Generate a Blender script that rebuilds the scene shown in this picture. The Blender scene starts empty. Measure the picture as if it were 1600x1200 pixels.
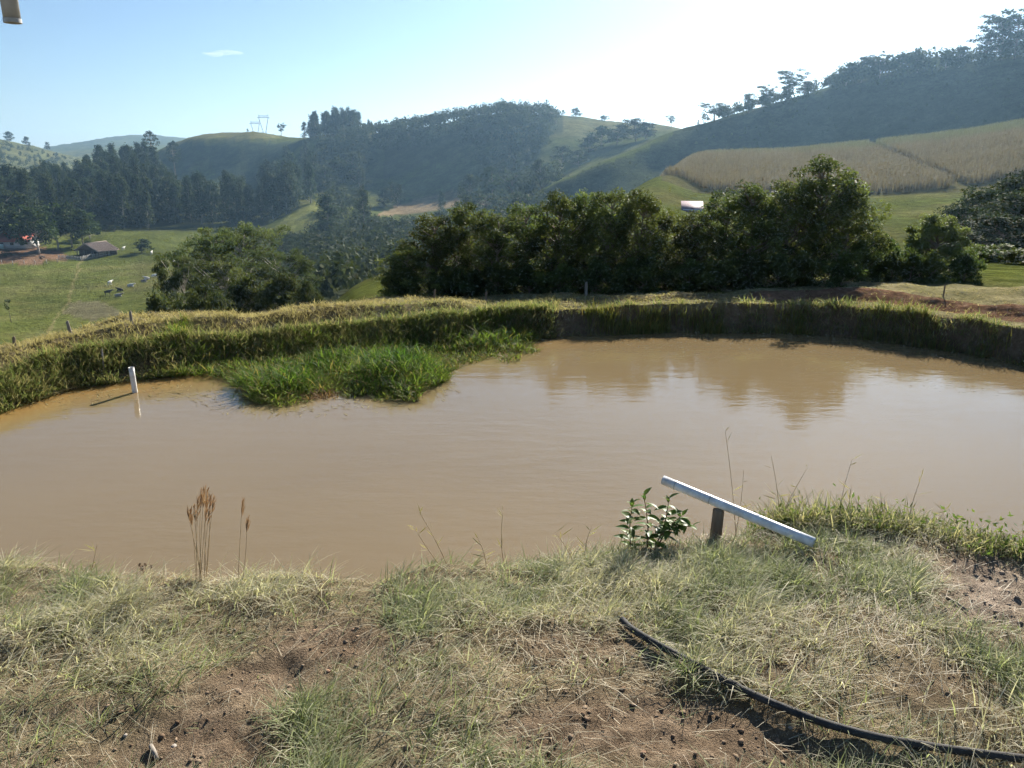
import bpy, math, random
import numpy as np
from math import radians, sin, cos, tan, pi

# ------------------------------------------------------------------ camera, world, sun, exposure
SC = bpy.context.scene
COL = SC.collection
FPX, PITCH, CAMZ = 1202.0, radians(15.8), 3.5
cam_d = bpy.data.cameras.new('camera')
cam_d.sensor_width = 34.6
cam_d.lens = 34.6 * FPX / 1600.0
cam_d.clip_start = 0.05
cam_d.clip_end = 30000
cam = bpy.data.objects.new('camera', cam_d)
COL.objects.link(cam)
cam.location = (0, 0, CAMZ)
cam.rotation_euler = (pi / 2 - PITCH, 0, 0)
SC.camera = cam

SUN_AZ, SUN_EL = radians(24), radians(28.5)      # azimuth to the right of the view direction (+Y)
world = bpy.data.worlds.new('World')
SC.world = world
world.use_nodes = True
wn = world.node_tree
sky = wn.nodes.new('ShaderNodeTexSky')
sky.sky_type = 'NISHITA'
sky.sun_disc = False
sky.sun_elevation = SUN_EL
sky.sun_rotation = SUN_AZ
sky.altitude = 700
sky.air_density = 1.0
sky.dust_density = 0.7
sky.ozone_density = 3.5
bg = wn.nodes['Background']
bg.inputs['Strength'].default_value = 0.044
wn.links.new(sky.outputs['Color'], bg.inputs['Color'])

sun_d = bpy.data.lights.new('sun', 'SUN')
sun_d.energy = 5.0
sun_d.angle = radians(0.55)
sun_d.color = (1.0, 0.93, 0.82)
sun = bpy.data.objects.new('sun', sun_d)
COL.objects.link(sun)
sun.rotation_euler = (pi / 2 - SUN_EL, 0, -SUN_AZ + pi)   # light comes from ahead, right of centre
sun.location = (20, 60, 60)

vs = SC.view_settings
vs.view_transform = 'Standard'
vs.look = 'None'
vs.exposure = 1.45
vs.gamma = 1.0
vs.use_curve_mapping = False
SC.render.engine = 'CYCLES'
SC.cycles.use_denoising = True
SC.cycles.use_adaptive_sampling = True
SC.cycles.adaptive_threshold = 0.03
SC.cycles.adaptive_min_samples = 16
SC.cycles.max_bounces = 5
SC.cycles.diffuse_bounces = 2
SC.cycles.glossy_bounces = 2
SC.cycles.transmission_bounces = 3
SC.cycles.transparent_max_bounces = 6
SC.cycles.volume_bounces = 0
HAZE_DENSITY = 0.00015

rng = np.random.default_rng(11)
R = random.Random(5)

# ------------------------------------------------------------------ projection helpers (layout only)
CP, SP = cos(PITCH), sin(PITCH)
def ray(x, y):
    x = np.asarray(x, float); y = np.asarray(y, float)
    dx = (x - 800) / FPX; dy = (600 - y) / FPX
    return dx, CP + dy * SP, -SP + dy * CP
def on_z(x, y, z):
    a, b, c = ray(x, y); t = (z - CAMZ) / c
    return a * t, b * t, np.zeros_like(t) + z
def at_D(x, y, D):
    a, b, c = ray(x, y); t = D / np.hypot(a, b)
    return a * t, b * t, CAMZ + c * t
def az_of(x, y=300):
    a, b, c = ray(x, y); return np.arctan2(a, b)
def project(X, Y, Z):
    X = np.asarray(X, float); Y = np.asarray(Y, float); Z = np.asarray(Z, float) - CAMZ
    d = Y * CP - Z * SP
    u = Y * SP + Z * CP
    d = np.where(d < 0.05, 0.05, d)
    return 800 + FPX * X / d, 600 - FPX * u / d

# ------------------------------------------------------------------ noise
def _hash(ix, iy, s):
    h = (ix.astype(np.int64) * 374761393 + iy.astype(np.int64) * 668265263 + s * 974711) & 0x7fffffff
    h = ((h ^ (h >> 13)) * 1274126177) & 0x7fffffff
    return ((h ^ (h >> 16)) & 0xffff) / 65535.0
def vnoise(x, y, s=0):
    x = np.asarray(x, float); y = np.asarray(y, float)
    ix = np.floor(x); iy = np.floor(y); fx = x - ix; fy = y - iy
    fx = fx * fx * (3 - 2 * fx); fy = fy * fy * (3 - 2 * fy)
    a = _hash(ix, iy, s); b = _hash(ix + 1, iy, s); c = _hash(ix, iy + 1, s); d = _hash(ix + 1, iy + 1, s)
    return (a + (b - a) * fx) * (1 - fy) + (c + (d - c) * fx) * fy
def fbm(x, y, s=0, o=4):
    v = 0; a = 0.5; t = 0
    for k in range(o):
        v = v + a * vnoise(x * 2 ** k, y * 2 ** k, s + k * 17); t += a; a *= 0.5
    return v / t
def sstep(a, b, x):
    t = np.clip((np.asarray(x, float) - a) / (b - a), 0, 1); return t * t * (3 - 2 * t)
def inpoly(px, py, poly):
    px = np.asarray(px, float); py = np.asarray(py, float)
    r = np.zeros(px.shape, bool); n = len(poly)
    for i in range(n):
        x1, y1 = poly[i]; x2, y2 = poly[(i + 1) % n]
        if y1 == y2: continue
        c = ((y1 > py) != (y2 > py)) & (px < (x2 - x1) * (py - y1) / (y2 - y1) + x1)
        r ^= c
    return r

# ------------------------------------------------------------------ mesh helpers
def mk_mesh(name, V, Q=None, T=None, col=None, mat=None, smooth=False):
    V = np.ascontiguousarray(V, np.float32)
    nq = 0 if Q is None else len(Q); nt = 0 if T is None else len(T)
    me = bpy.data.meshes.new(name)
    me.vertices.add(len(V)); me.vertices.foreach_set('co', V.ravel())
    loops = []
    if nq: loops.append(np.asarray(Q, np.int32).ravel())
    if nt: loops.append(np.asarray(T, np.int32).ravel())
    L = np.concatenate(loops)
    me.loops.add(len(L)); me.loops.foreach_set('vertex_index', L)
    me.polygons.add(nq + nt)
    st = np.concatenate([np.arange(nq, dtype=np.int32) * 4, nq * 4 + np.arange(nt, dtype=np.int32) * 3])
    me.polygons.foreach_set('loop_start', st)
    if smooth:
        me.polygons.foreach_set('use_smooth', np.ones(nq + nt, bool))
    if col is not None:
        a = me.color_attributes.new('Col', 'FLOAT_COLOR', 'POINT')
        c = np.ones((len(V), 4), np.float32); c[:, :3] = col
        a.data.foreach_set('color', c.ravel())
    me.update(calc_edges=True)
    me.validate()
    if mat is not None: me.materials.append(mat)
    return me
def tag(o, label=None, cat=None, group=None, kind=None):
    if label: o['label'] = label
    if cat: o['category'] = cat
    if group: o['group'] = group
    if kind: o['kind'] = kind
    return o
def link(name, me, parent=None, loc=None, rot=None, scale=None, **kw):
    o = bpy.data.objects.new(name, me); COL.objects.link(o)
    if parent is not None: o.parent = parent
    if loc is not None: o.location = loc
    if rot is not None: o.rotation_euler = rot
    if scale is not None: o.scale = scale
    return tag(o, **kw)
def thing(name, loc=(0, 0, 0), rz=0, scale=None, **kw):
    return link(name, None, loc=loc, rot=(0, 0, rz), scale=scale, **kw)
class MB:
    """collects vertices / quads / tris of ONE mesh"""
    def __init__(s): s.V = []; s.Q = []; s.T = []; s.C = []; s.n = 0
    def add(s, V, Q=None, T=None, col=None):
        V = np.asarray(V, float).reshape(-1, 3)
        if Q is not None and len(Q): s.Q.append(np.asarray(Q, int) + s.n)
        if T is not None and len(T): s.T.append(np.asarray(T, int) + s.n)
        if col is not None:
            c = np.zeros((len(V), 3)); c[:] = col; s.C.append(c)
        s.V.append(V); s.n += len(V); return s
    def box(s, c, size, rz=0, col=None):
        x, y, z = [d / 2 for d in size]
        P = np.array([[i, j, k] for k in (-z, z) for j in (-y, y) for i in (-x, x)])
        ca, sa = cos(rz), sin(rz)
        P = np.stack([P[:, 0] * ca - P[:, 1] * sa, P[:, 0] * sa + P[:, 1] * ca, P[:, 2]], 1) + np.array(c)
        return s.add(P, [[0, 2, 3, 1], [4, 5, 7, 6], [0, 1, 5, 4], [2, 6, 7, 3], [0, 4, 6, 2], [1, 3, 7, 5]], col=col)
    def tube(s, pts, rad, sides=6, cap=True, col=None):
        V, Q, T = tube(pts, rad, sides, cap); return s.add(V, Q, T, col)
    def mesh(s, name, mat=None, smooth=False):
        return mk_mesh(name, np.concatenate(s.V), np.concatenate(s.Q) if s.Q else None,
                       np.concatenate(s.T) if s.T else None, np.concatenate(s.C) if s.C else None, mat, smooth)
def tube(pts, rad, sides=6, cap=True):
    P = np.asarray(pts, float); n = len(P); rad = np.zeros(n) + np.asarray(rad, float)
    tg = np.gradient(P, axis=0); tg /= np.linalg.norm(tg, axis=1)[:, None] + 1e-9
    ref = np.array([0, 0, 1.0]) if abs(tg[:, 2]).mean() < 0.8 else np.array([1.0, 0, 0])
    A = np.cross(tg, ref); A /= np.linalg.norm(A, axis=1)[:, None] + 1e-9
    B = np.cross(tg, A)
    an = np.arange(sides) * 2 * pi / sides
    V = P[:, None] + rad[:, None, None] * (A[:, None] * np.cos(an)[None, :, None] + B[:, None] * np.sin(an)[None, :, None])
    V = V.reshape(-1, 3)
    i = np.arange(n - 1)[:, None] * sides; j = np.arange(sides)[None]; j2 = (j + 1) % sides
    Q = np.stack([i + j, i + j2, i + sides + j2, i + sides + j], -1).reshape(-1, 4)
    T = []
    if cap:
        V = np.vstack([V, P[0], P[-1]]); a = n * sides
        for k in range(sides):
            T.append([a, (k + 1) % sides, k]); T.append([a + 1, (n - 1) * sides + k, (n - 1) * sides + (k + 1) % sides])
    return V, Q, T

def blades(P, h, w, ang, lean, bend, col, seg=2, twist=None, tipcol=None):
    """curved tapering grass blades -> V, Q, T, C"""
    N = len(P); P = np.asarray(P, float)
    d = np.stack([np.cos(ang), np.sin(ang), np.zeros(N)], 1)
    tw = ang + pi / 2 + (rng.uniform(-0.9, 0.9, N) if twist is None else twist)
    s = np.stack([np.cos(tw), np.sin(tw), np.zeros(N)], 1)
    ts = {1: [0.0], 2: [0.0, 0.5], 3: [0.0, 0.4, 0.75]}[seg]
    V = np.zeros((N, 2 * len(ts) + 1, 3))
    def pos(t):
        hor = h * (lean * t + bend * t * t)
        ver = h * (t - 0.55 * bend * t * t - 0.28 * lean * t)
        return P + d * hor[:, None] + np.array([0, 0, 1.0]) * ver[:, None]
    for k, t in enumerate(ts):
        ww = w * (1 - 0.75 * t ** 1.5) * (0.7 if t == 0 else 1)
        c = pos(t); V[:, 2 * k] = c - s * ww[:, None] / 2; V[:, 2 * k + 1] = c + s * ww[:, None] / 2
    V[:, -1] = pos(1.0)
    nv = 2 * len(ts) + 1
    b = (np.arange(N) * nv)[:, None]
    Q = [b + np.array([[2 * k, 2 * k + 1, 2 * k + 3, 2 * k + 2]]) for k in range(len(ts) - 1)]
    Q = np.concatenate(Q) if Q else None
    T = b + np.array([[nv - 3, nv - 2, nv - 1]])
    C = np.repeat(col[:, None], nv, 1)
    if tipcol is not None:
        C[:, -1] = tipcol; C[:, -3:-1] = 0.5 * C[:, -3:-1] + 0.5 * tipcol[:, None]
    return V.reshape(-1, 3), Q, T, C.reshape(-1, 3)
def kites(C, l, w, U, Nn, col):
    """flat pointed leaves: centre C, length l along U, width w"""
    U = U / (np.linalg.norm(U, axis=1)[:, None] + 1e-9)
    W = np.cross(U, Nn); W /= np.linalg.norm(W, axis=1)[:, None] + 1e-9
    l = np.zeros(len(C)) + l; w = np.zeros(len(C)) + w
    V = np.stack([C - U * l[:, None] / 2, C + W * w[:, None] / 2 - U * l[:, None] * .06, C + U * l[:, None] / 2, C - W * w[:, None] / 2 - U * l[:, None] * .06], 1)
    Q = np.arange(len(C) * 4).reshape(-1, 4)
    return V.reshape(-1, 3), Q, np.repeat(col[:, None], 4, 1).reshape(-1, 3)
def rvec(n):
    v = rng.normal(size=(n, 3)); return v / np.linalg.norm(v, axis=1)[:, None]
def mixc(a, b, t):
    t = np.asarray(t)[..., None]; return np.asarray(a) * (1 - t) + np.asarray(b) * t

# ------------------------------------------------------------------ materials
def new_mat(name):
    m = bpy.data.materials.new(name); m.use_nodes = True
    nt = m.node_tree; b = nt.nodes['Principled BSDF']
    return m, nt, b, nt.nodes.new, nt.links.new
def coords(nt, kind='Object'):
    return nt.nodes.new('ShaderNodeTexCoord').outputs[kind]
def noise(nt, vec, scale, detail=4, rough=0.55):
    n = nt.nodes.new('ShaderNodeTexNoise'); n.inputs['Scale'].default_value = scale
    n.inputs['Detail'].default_value = detail; n.inputs['Roughness'].default_value = rough
    nt.links.new(vec, n.inputs['Vector']); return n
def mat_leaf(name, transl=0.35, rough=0.5, spec=0.3, obj_var=0.0, tcol=(1.1, 1.16, 0.72)):
    m, nt, b, N, L = new_mat(name)
    a = N('ShaderNodeAttribute'); a.attribute_name = 'Col'
    c = a.outputs['Color']
    if obj_var:
        oi = N('ShaderNodeObjectInfo'); hs = N('ShaderNodeHueSaturation')
        mr = N('ShaderNodeMapRange'); mr.inputs['To Min'].default_value = 1 - obj_var; mr.inputs['To Max'].default_value = 1 + obj_var
        L(oi.outputs['Random'], mr.inputs['Value']); L(mr.outputs[0], hs.inputs['Value']); L(c, hs.inputs['Color'])
        mh = N('ShaderNodeMapRange'); mh.inputs['To Min'].default_value = 0.475; mh.inputs['To Max'].default_value = 0.515
        mu = N('ShaderNodeMath'); mu.operation = 'FRACT'; mm = N('ShaderNodeMath'); mm.operation = 'MULTIPLY'; mm.inputs[1].default_value = 7.31
        L(oi.outputs['Random'], mm.inputs[0]); L(mm.outputs[0], mu.inputs[0]); L(mu.outputs[0], mh.inputs['Value']); L(mh.outputs[0], hs.inputs['Hue'])
        c = hs.outputs['Color']
    L(c, b.inputs['Base Color'])
    b.inputs['Roughness'].default_value = rough; b.inputs['Specular IOR Level'].default_value = spec
    t = N('ShaderNodeBsdfTranslucent'); mx = N('ShaderNodeMix'); mx.data_type = 'RGBA'; mx.blend_type = 'MULTIPLY'
    mx.inputs[0].default_value = 1.0; mx.inputs[7].default_value = (*tcol, 1)
    L(c, mx.inputs[6]); L(mx.outputs[2], t.inputs['Color'])
    sh = N('ShaderNodeMixShader'); sh.inputs[0].default_value = transl
    L(b.outputs[0], sh.inputs[1]); L(t.outputs[0], sh.inputs[2])
    L(sh.outputs[0], nt.nodes['Material Output'].inputs['Surface'])
    return m
def mat_plain(name, c1, c2, scale=8, rough=0.7, bump=0.3, detail=5, spec=0.06, stretch=(1, 1, 1), bdist=0.01):
    m, nt, b, N, L = new_mat(name)
    mp = N('ShaderNodeMapping'); mp.inputs['Scale'].default_value = stretch
    L(coords(nt), mp.inputs['Vector'])
    n = noise(nt, mp.outputs[0], scale, detail, 0.62)
    r = N('ShaderNodeValToRGB'); r.color_ramp.elements[0].position = 0.32; r.color_ramp.elements[1].position = 0.68
    r.color_ramp.elements[0].color = (*c1, 1); r.color_ramp.elements[1].color = (*c2, 1)
    L(n.outputs['Fac'], r.inputs['Fac']); L(r.outputs['Color'], b.inputs['Base Color'])
    b.inputs['Roughness'].default_value = rough; b.inputs['Specular IOR Level'].default_value = spec
    if bump:
        n2 = noise(nt, mp.outputs[0], scale * 4, 4, 0.6)
        bp = N('ShaderNodeBump'); bp.inputs['Strength'].default_value = bump; bp.inputs['Distance'].default_value = bdist
        L(n2.outputs['Fac'], bp.inputs['Height']); L(bp.outputs[0], b.inputs['Normal'])
    return m
def mat_ground(name, scales=((3.0, 0.5), (25.0, 0.5)), bump=0.6, bscale=20, bdist=0.03, rough=0.95):
    """vertex land-cover colour modulated by noise"""
    m, nt, b, N, L = new_mat(name)
    a = N('ShaderNodeAttribute'); a.attribute_name = 'Col'
    c = a.outputs['Color']; co = coords(nt)
    for s, amt in scales:
        n = noise(nt, co, s, 5, 0.6)
        mr = N('ShaderNodeMapRange'); mr.inputs['From Min'].default_value = 0.3; mr.inputs['From Max'].default_value = 0.7
        mr.inputs['To Min'].default_value = 1 - amt; mr.inputs['To Max'].default_value = 1 + amt
        L(n.outputs['Fac'], mr.inputs['Value'])
        hs = N('ShaderNodeHueSaturation'); L(mr.outputs[0], hs.inputs['Value']); L(c, hs.inputs['Color']); c = hs.outputs['Color']
    L(c, b.inputs['Base Color']); b.inputs['Roughness'].default_value = rough; b.inputs['Specular IOR Level'].default_value = 0.0
    n = noise(nt, co, bscale, 6, 0.65)
    bp = N('ShaderNodeBump'); bp.inputs['Strength'].default_value = bump; bp.inputs['Distance'].default_value = bdist
    L(n.outputs['Fac'], bp.inputs['Height']); L(bp.outputs[0], b.inputs['Normal'])
    return m

M_GRASS = mat_leaf('grass_blades', 0.5, 0.6, 0.08)
M_STRAW = mat_leaf('straw_blades', 0.3, 0.55, 0.2, tcol=(1.1, 1.0, 0.7))
M_LEAF = mat_leaf('broad_leaves', 0.42, 0.6, 0.08, obj_var=0.28)
M_FARLEAF = mat_leaf('far_foliage', 0.22, 0.75, 0.04, obj_var=0.2)
M_CORN = mat_leaf('corn_leaves', 0.3, 0.75, 0.06)
M_BARK = mat_plain('bark', (0.13, 0.10, 0.075), (0.27, 0.23, 0.18), 6, 0.9, 0.6, stretch=(1, 1, 0.3))
M_PALEBARK = mat_plain('pale_bark', (0.25, 0.22, 0.18), (0.44, 0.41, 0.35), 5, 0.85, 0.4, stretch=(1, 1, 0.3))
M_SOIL = mat_ground('soil', ((2.2, 0.22), (14, 0.28), (70, 0.25)), 0.9, 90, 0.02)
M_CLOD = mat_ground('clods', ((40, 0.2),), 0.0, 90, 0.001)
M_BANK = mat_ground('bank_soil', ((1.2, 0.25), (9, 0.35)), 0.9, 22, 0.06)
M_HILL = mat_ground('hill_cover', ((0.02, 0.2), (0.12, 0.25), (0.5, 0.25), (1.6, 0.3)), 1.0, 0.9, 0.8)

# ------------------------------------------------------------------ the lie of the land (polar about the viewpoint)
XS = np.array([0, 100, 200, 300, 400, 500, 600, 700, 800, 900, 1000, 1100, 1200, 1300, 1400, 1500, 1600.])
Y0 = np.array([640, 608, 594, 582, 572, 562, 553, 545, 532, 523, 520, 519, 519, 523, 535, 550, 570.])   # far waterline
Y1 = np.array([584, 552, 540, 532, 526, 515, 505, 496, 487, 480, 476, 474, 474, 477, 485, 498, 517.])   # edge of the lower step
YF = np.array([574, 544, 529, 519, 511, 502, 494, 486, 479, 473, 469, 468, 468, 469, 474, 484, 502.])   # foot of the upper step
Y2 = np.array([552, 525, 503, 496, 490, 482, 473, 473, 471, 465, 460, 456, 455, 453, 458, 469, 480.])   # top of the upper step
Y3 = np.array([548, 521, 499, 492, 487, 479, 470, 470, 468, 462, 456, 451, 441, 437, 440, 447, 453.])   # back edge of the crest
YN = np.array([872, 884, 893, 901, 896, 897, 886, 862, 864, 866, 846, 826, 812, 812, 808, 834, 862.])   # near edge of the water

def zat(x, y, D):
    a, b, c = ray(x, y); return CAMZ + c / np.hypot(a, b) * D
AZC = az_of(XS, 540)
_x, _y, _ = on_z(XS, Y0, 0.0)
D0C = np.hypot(_x, _y)
_x, _y, _ = on_z(XS, YN + 6, 1.28)
AZN = np.arctan2(_x, _y); DNC = np.hypot(_x, _y)
AZ_EXT = np.concatenate([[-1.45, -1.25, -1.05, -0.85], AZC, [0.85, 1.05, 1.25, 1.45]])
D0_EXT = np.concatenate([[4.2, 5.6, 8.2, 11.0], D0C, [14.2, 10.5, 6.8, 4.6]])
def ext(v): return np.concatenate([[v[0]] * 4, v, [v[-1]] * 4])
def D0(az): return np.interp(az, AZ_EXT, D0_EXT)
def DN(az): return np.interp(az, AZN, DNC)
WF = np.interp(XS, [0, 700, 950, 1600], [.80, .75, .34, .28])
Z1C = ext(zat(XS, Y1, D0C + WF)); ZFC = ext(zat(XS, YF, D0C + 1.2)); Z2C = ext(zat(XS, Y2, D0C + 1.75)); Z3C = ext(zat(XS, Y3, D0C + 4.0))

# hill columns: at image column x, (horizontal distance, image height) or (distance, None, z)
COLS = {
 -150: [(24, None, -1.5), (40, None, -7), (80, None, -20), (170, 545), (230, 482), (290, 432), (345, 396), (380, 372), (450, 350), (600, 318), (800, 330), (1050, 270), (1400, 205), (1800, 235), (2600, 245), (4200, 250)],
 0: [(24, None, -1.5), (40, None, -7), (80, None, -20), (170, 545), (230, 482), (290, 432), (345, 396), (380, 372), (450, 350), (600, 318), (800, 330), (1050, 272), (1400, 214), (1800, 235), (2600, 245), (4200, 250)],
 120: [(24, None, -1.5), (40, None, -7), (80, None, -20), (170, 538), (230, 476), (300, 422), (345, 396), (380, 370), (460, 345), (650, 300), (800, 318), (1100, 280), (1450, 243), (1800, 250), (2500, 228), (2700, 224), (4200, 255)],
 185: [(24, None, -1.5), (40, None, -7), (80, None, -20), (170, 530), (230, 470), (300, 420), (345, 394), (380, 369), (460, 342), (560, 300), (660, 262), (800, 285), (1100, 280), (1500, 255), (2400, 222), (2650, 212), (4200, 255)],
 240: [(24, None, -1.5), (40, None, -6.5), (80, None, -18), (170, 520), (260, 442), (330, 398), (370, 374), (400, 362), (460, 342), (560, 302), (650, 268), (740, 285), (835, 278), (895, 240), (1000, 246), (1500, 255), (2400, 222), (2650, 209), (4200, 255)],
 310: [(24, None, -1.2), (40, None, -5), (80, None, -15), (170, 510), (260, 442), (330, 402), (370, 378), (420, 352), (480, 336), (560, 320), (640, 305), (735, 292), (815, 217), (835, 212), (900, 211), (1100, 235), (1600, 250), (2600, 215), (4200, 255)],
 400: [(24, None, -1.2), (40, None, -5), (80, None, -14), (150, 490), (260, 440), (340, 395), (420, 355), (500, 330), (580, 312), (690, 284), (775, 216), (830, 207), (960, 208), (1200, 230), (1700, 250), (4200, 255)],
 490: [(24, None, -1.0), (40, None, -4.4), (60, None, -7.2), (110, 476), (200, 432), (300, 385), (375, 362), (400, 340), (440, 318), (500, 304), (590, 278), (655, 226), (710, 212), (900, 222), (1200, 240), (4200, 255)],
 550: [(24, None, -0.8), (40, 462), (62, 440), (80, 452), (140, 456), (220, 420), (320, 372), (400, 345), (460, 322), (520, 302), (580, 274), (640, 220), (710, 205), (860, 218), (1200, 240), (4200, 255)],
 620: [(24, None, -0.6), (45, 446), (70, 412), (84, 424), (150, 432), (240, 400), (340, 362), (400, 346), (450, 334), (495, 310), (545, 286), (595, 228), (650, 205), (820, 215), (1200, 235), (4200, 255)],
 700: [(24, None, -0.5), (45, 440), (80, 415), (150, 425), (260, 390), (380, 345), (440, 326), (485, 302), (512, 284), (540, 246), (570, 214), (605, 192), (660, 190), (820, 215), (1200, 235), (4200, 255)],
 780: [(24, None, -0.5), (45, None, -3), (90, 420), (170, 410), (280, 360), (380, 330), (440, 304), (500, 266), (532, 216), (558, 186), (590, 174), (650, 178), (820, 205), (1200, 235), (4200, 255)],
 870: [(24, None, -0.4), (45, None, -2.5), (90, 410), (170, 390), (270, 340), (322, 325), (340, 276), (380, 292), (450, 268), (520, 222), (570, 196), (620, 182), (680, 183), (820, 205), (1200, 235), (4200, 255)],
 950: [(24, None, -0.3), (45, None, -2.0), (90, 360), (130, 312), (200, 326), (295, 322), (325, 300), (349, 244), (385, 250), (440, 244), (520, 214), (580, 200), (630, 190), (700, 190), (820, 205), (1200, 235), (4200, 255)],
 1030: [(24, None, -0.2), (45, None, -1.5), (80, 352), (115, 304), (150, 275), (172, 270), (205, 290), (270, 288), (345, 277), (365, 219), (385, 211), (430, 218), (520, 205), (600, 196), (680, 196), (900, 215), (4200, 255)],
 1080: [(24, None, -0.2), (45, None, -1.5), (80, 360), (120, 322), (150, 300), (195, 266), (230, 246), (250, 245), (275, 262), (320, 257), (358, 242), (385, 198), (420, 197), (520, 205), (620, 205), (900, 225), (4200, 255)],
 1200: [(24, None, 0.0), (45, None, -1.2), (80, 365), (120, 326), (150, 303), (200, 266), (245, 242), (262, 240), (285, 258), (325, 252), (355, 240), (395, 160), (440, 158), (560, 190), (900, 225), (4200, 255)],
 1360: [(24, None, 0.2), (45, None, -0.8), (80, 388), (120, 328), (150, 304), (200, 262), (248, 231), (264, 229), (290, 246), (325, 238), (350, 228), (396, 122), (440, 112), (560, 150), (900, 215), (4200, 255)],
 1480: [(24, None, 0.4), (45, None, -0.5), (80, 392), (105, 345), (130, 318), (150, 300), (200, 252), (250, 215), (266, 213), (292, 230), (322, 220), (346, 210), (396, 104), (440, 96), (560, 130), (900, 205), (4200, 255)],
 1600: [(24, None, 0.5), (45, None, -0.5), (80, 396), (105, 350), (130, 312), (150, 294), (200, 236), (250, 196), (266, 193), (292, 214), (320, 202), (342, 194), (396, 88), (440, 80), (560, 110), (900, 200), (4200, 255)],
 1760: [(24, None, 0.6), (45, None, -0.5), (80, 396), (105, 350), (130, 308), (150, 286), (200, 222), (250, 178), (266, 174), (292, 196), (320, 184), (340, 176), (396, 70), (440, 60), (560, 80), (900, 190), (4200, 255)],
}
CX = np.array(sorted(COLS))
LD = np.linspace(math.log(22.0), math.log(4300.0), 520)
def colz(x):
    ds, zs = [], []
    for e in COLS[x]:
        ds.append(e[0]); zs.append(e[2] if e[1] is None else float(zat(x, e[1], e[0])))
    z = np.interp(LD, np.log(ds), zs)
    k = np.exp(-0.5 * (np.arange(-8, 9) / 1.3) ** 2); k /= k.sum()
    zp = np.concatenate([[z[0]] * 8, z, [z[-1]] * 8])
    return np.convolve(zp, k, 'valid')
TAB = np.array([colz(int(x)) for x in CX])
CAZ = az_of(CX, 300)
# resample the table on a dense azimuth grid and smooth sideways
AZG = np.linspace(CAZ[0], CAZ[-1], 420)
TABG = np.stack([np.interp(AZG, CAZ, TAB[:, j]) for j in range(TAB.shape[1])], 1)
_k = np.exp(-0.5 * (np.arange(-9, 10) / 4.0) ** 2); _k /= _k.sum()
_p = np.vstack([np.repeat(TABG[:1], 9, 0), TABG, np.repeat(TABG[-1:], 9, 0)])
TABG = sum(_k[i] * _p[i:i + len(TABG)] for i in range(19))
def hills_z(az, D, rough=True):
    az = np.asarray(az, float); D = np.asarray(D, float)
    a = np.clip((az - AZG[0]) / (AZG[-1] - AZG[0]) * (len(AZG) - 1), 0, len(AZG) - 1.001)
    l = np.clip((np.log(np.maximum(D, 1e-3)) - LD[0]) / (LD[-1] - LD[0]) * (len(LD) - 1), 0, len(LD) - 1.001)
    i = a.astype(int); j = l.astype(int); fa = a - i; fl = l - j
    z = (TABG[i, j] * (1 - fa) + TABG[i + 1, j] * fa) * (1 - fl) + (TABG[i, j + 1] * (1 - fa) + TABG[i + 1, j + 1] * fa) * fl
    if rough:
        X = D * np.sin(az); Y = D * np.cos(az)
        amp = np.clip(D / 300.0, 0.02, 4.0)
        z = z + amp * ((fbm(X / 28, Y / 28, 3, 4) - 0.5) * 2.2 + (fbm(X / 5, Y / 5, 9, 3) - 0.5) * 0.5 * np.clip(D / 120, 0.3, 1))
    return z
def bank_z(az, D):
    az = np.asarray(az, float); D = np.asarray(D, float)
    d0 = D0(az); t = D - d0
    X = D * np.sin(az); Y = D * np.cos(az)
    jit = (fbm(X * 1.1, Y * 1.1, 31, 3) - 0.5)
    t = t + jit * 0.42
    z1 = np.interp(az, AZ_EXT, Z1C); zf = np.interp(az, AZ_EXT, ZFC); z2 = np.interp(az, AZ_EXT, Z2C); z3 = np.interp(az, AZ_EXT, Z3C)
    zh = hills_z(az, d0 + 10.0, False)
    wf = np.interp(az, AZ_EXT, ext(WF))
    def seg(a, b, u, v): return u + (v - u) * np.clip((t - a) / (b - a), 0, 1)
    z = np.where(t < 0, seg(-1.6, 0, -0.6, -0.02), 0)
    z = np.where((t >= 0) & (t < wf), seg(0, wf, -0.02, z1 * 0.98), z)
    z = np.where((t >= wf) & (t < 1.2), seg(wf, 1.2, z1 * 0.98, zf), z)
    z = np.where((t >= 1.2) & (t < 1.7), seg(1.2, 1.7, zf, z2), z)
    z = np.where((t >= 1.7) & (t < 4.0), seg(1.7, 4.0, z2, z3), z)
    z = np.where(t >= 4.0, z3 + (zh - z3) * sstep(3.4, 10.2, t), z)
    return z + ((fbm(X * 2.3, Y * 2.3, 41, 4) - 0.5) * 0.12 + (fbm(X * .75, Y * .75, 43, 2) - .5) * .26 * sstep(.1, .5, t)) * np.clip(t + 0.3, 0, 1)
def land_z(az, D):
    az = np.asarray(az, float); D = np.asarray(D, float)
    w = sstep(8.5, 10.0, D - D0(az))
    return bank_z(az, D) * (1 - w) + hills_z(az, D) * w
def fore_z(X, Y):
    X = np.asarray(X, float); Y = np.asarray(Y, float)
    az = np.arctan2(X, np.maximum(Y, 0.01)); D = np.hypot(X, Y)
    e = DN(az)
    z = 1.27 + (fbm(X * 0.9, Y * 0.9, 51, 3) - 0.5) * 0.16 + (fbm(X * 5, Y * 5, 52, 4) - 0.5) * 0.075
    z = z + 0.05 * np.exp(-((X - 2.2) ** 2 + (Y - 3.5) ** 2) / 0.5)
    j = (fbm(X * 2.2, Y * 2.2, 53, 3) - 0.5) * 0.35
    z = z - 1.75 * sstep(-0.05, 0.85, D + j - e) * (Y > 0)
    return z

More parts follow.
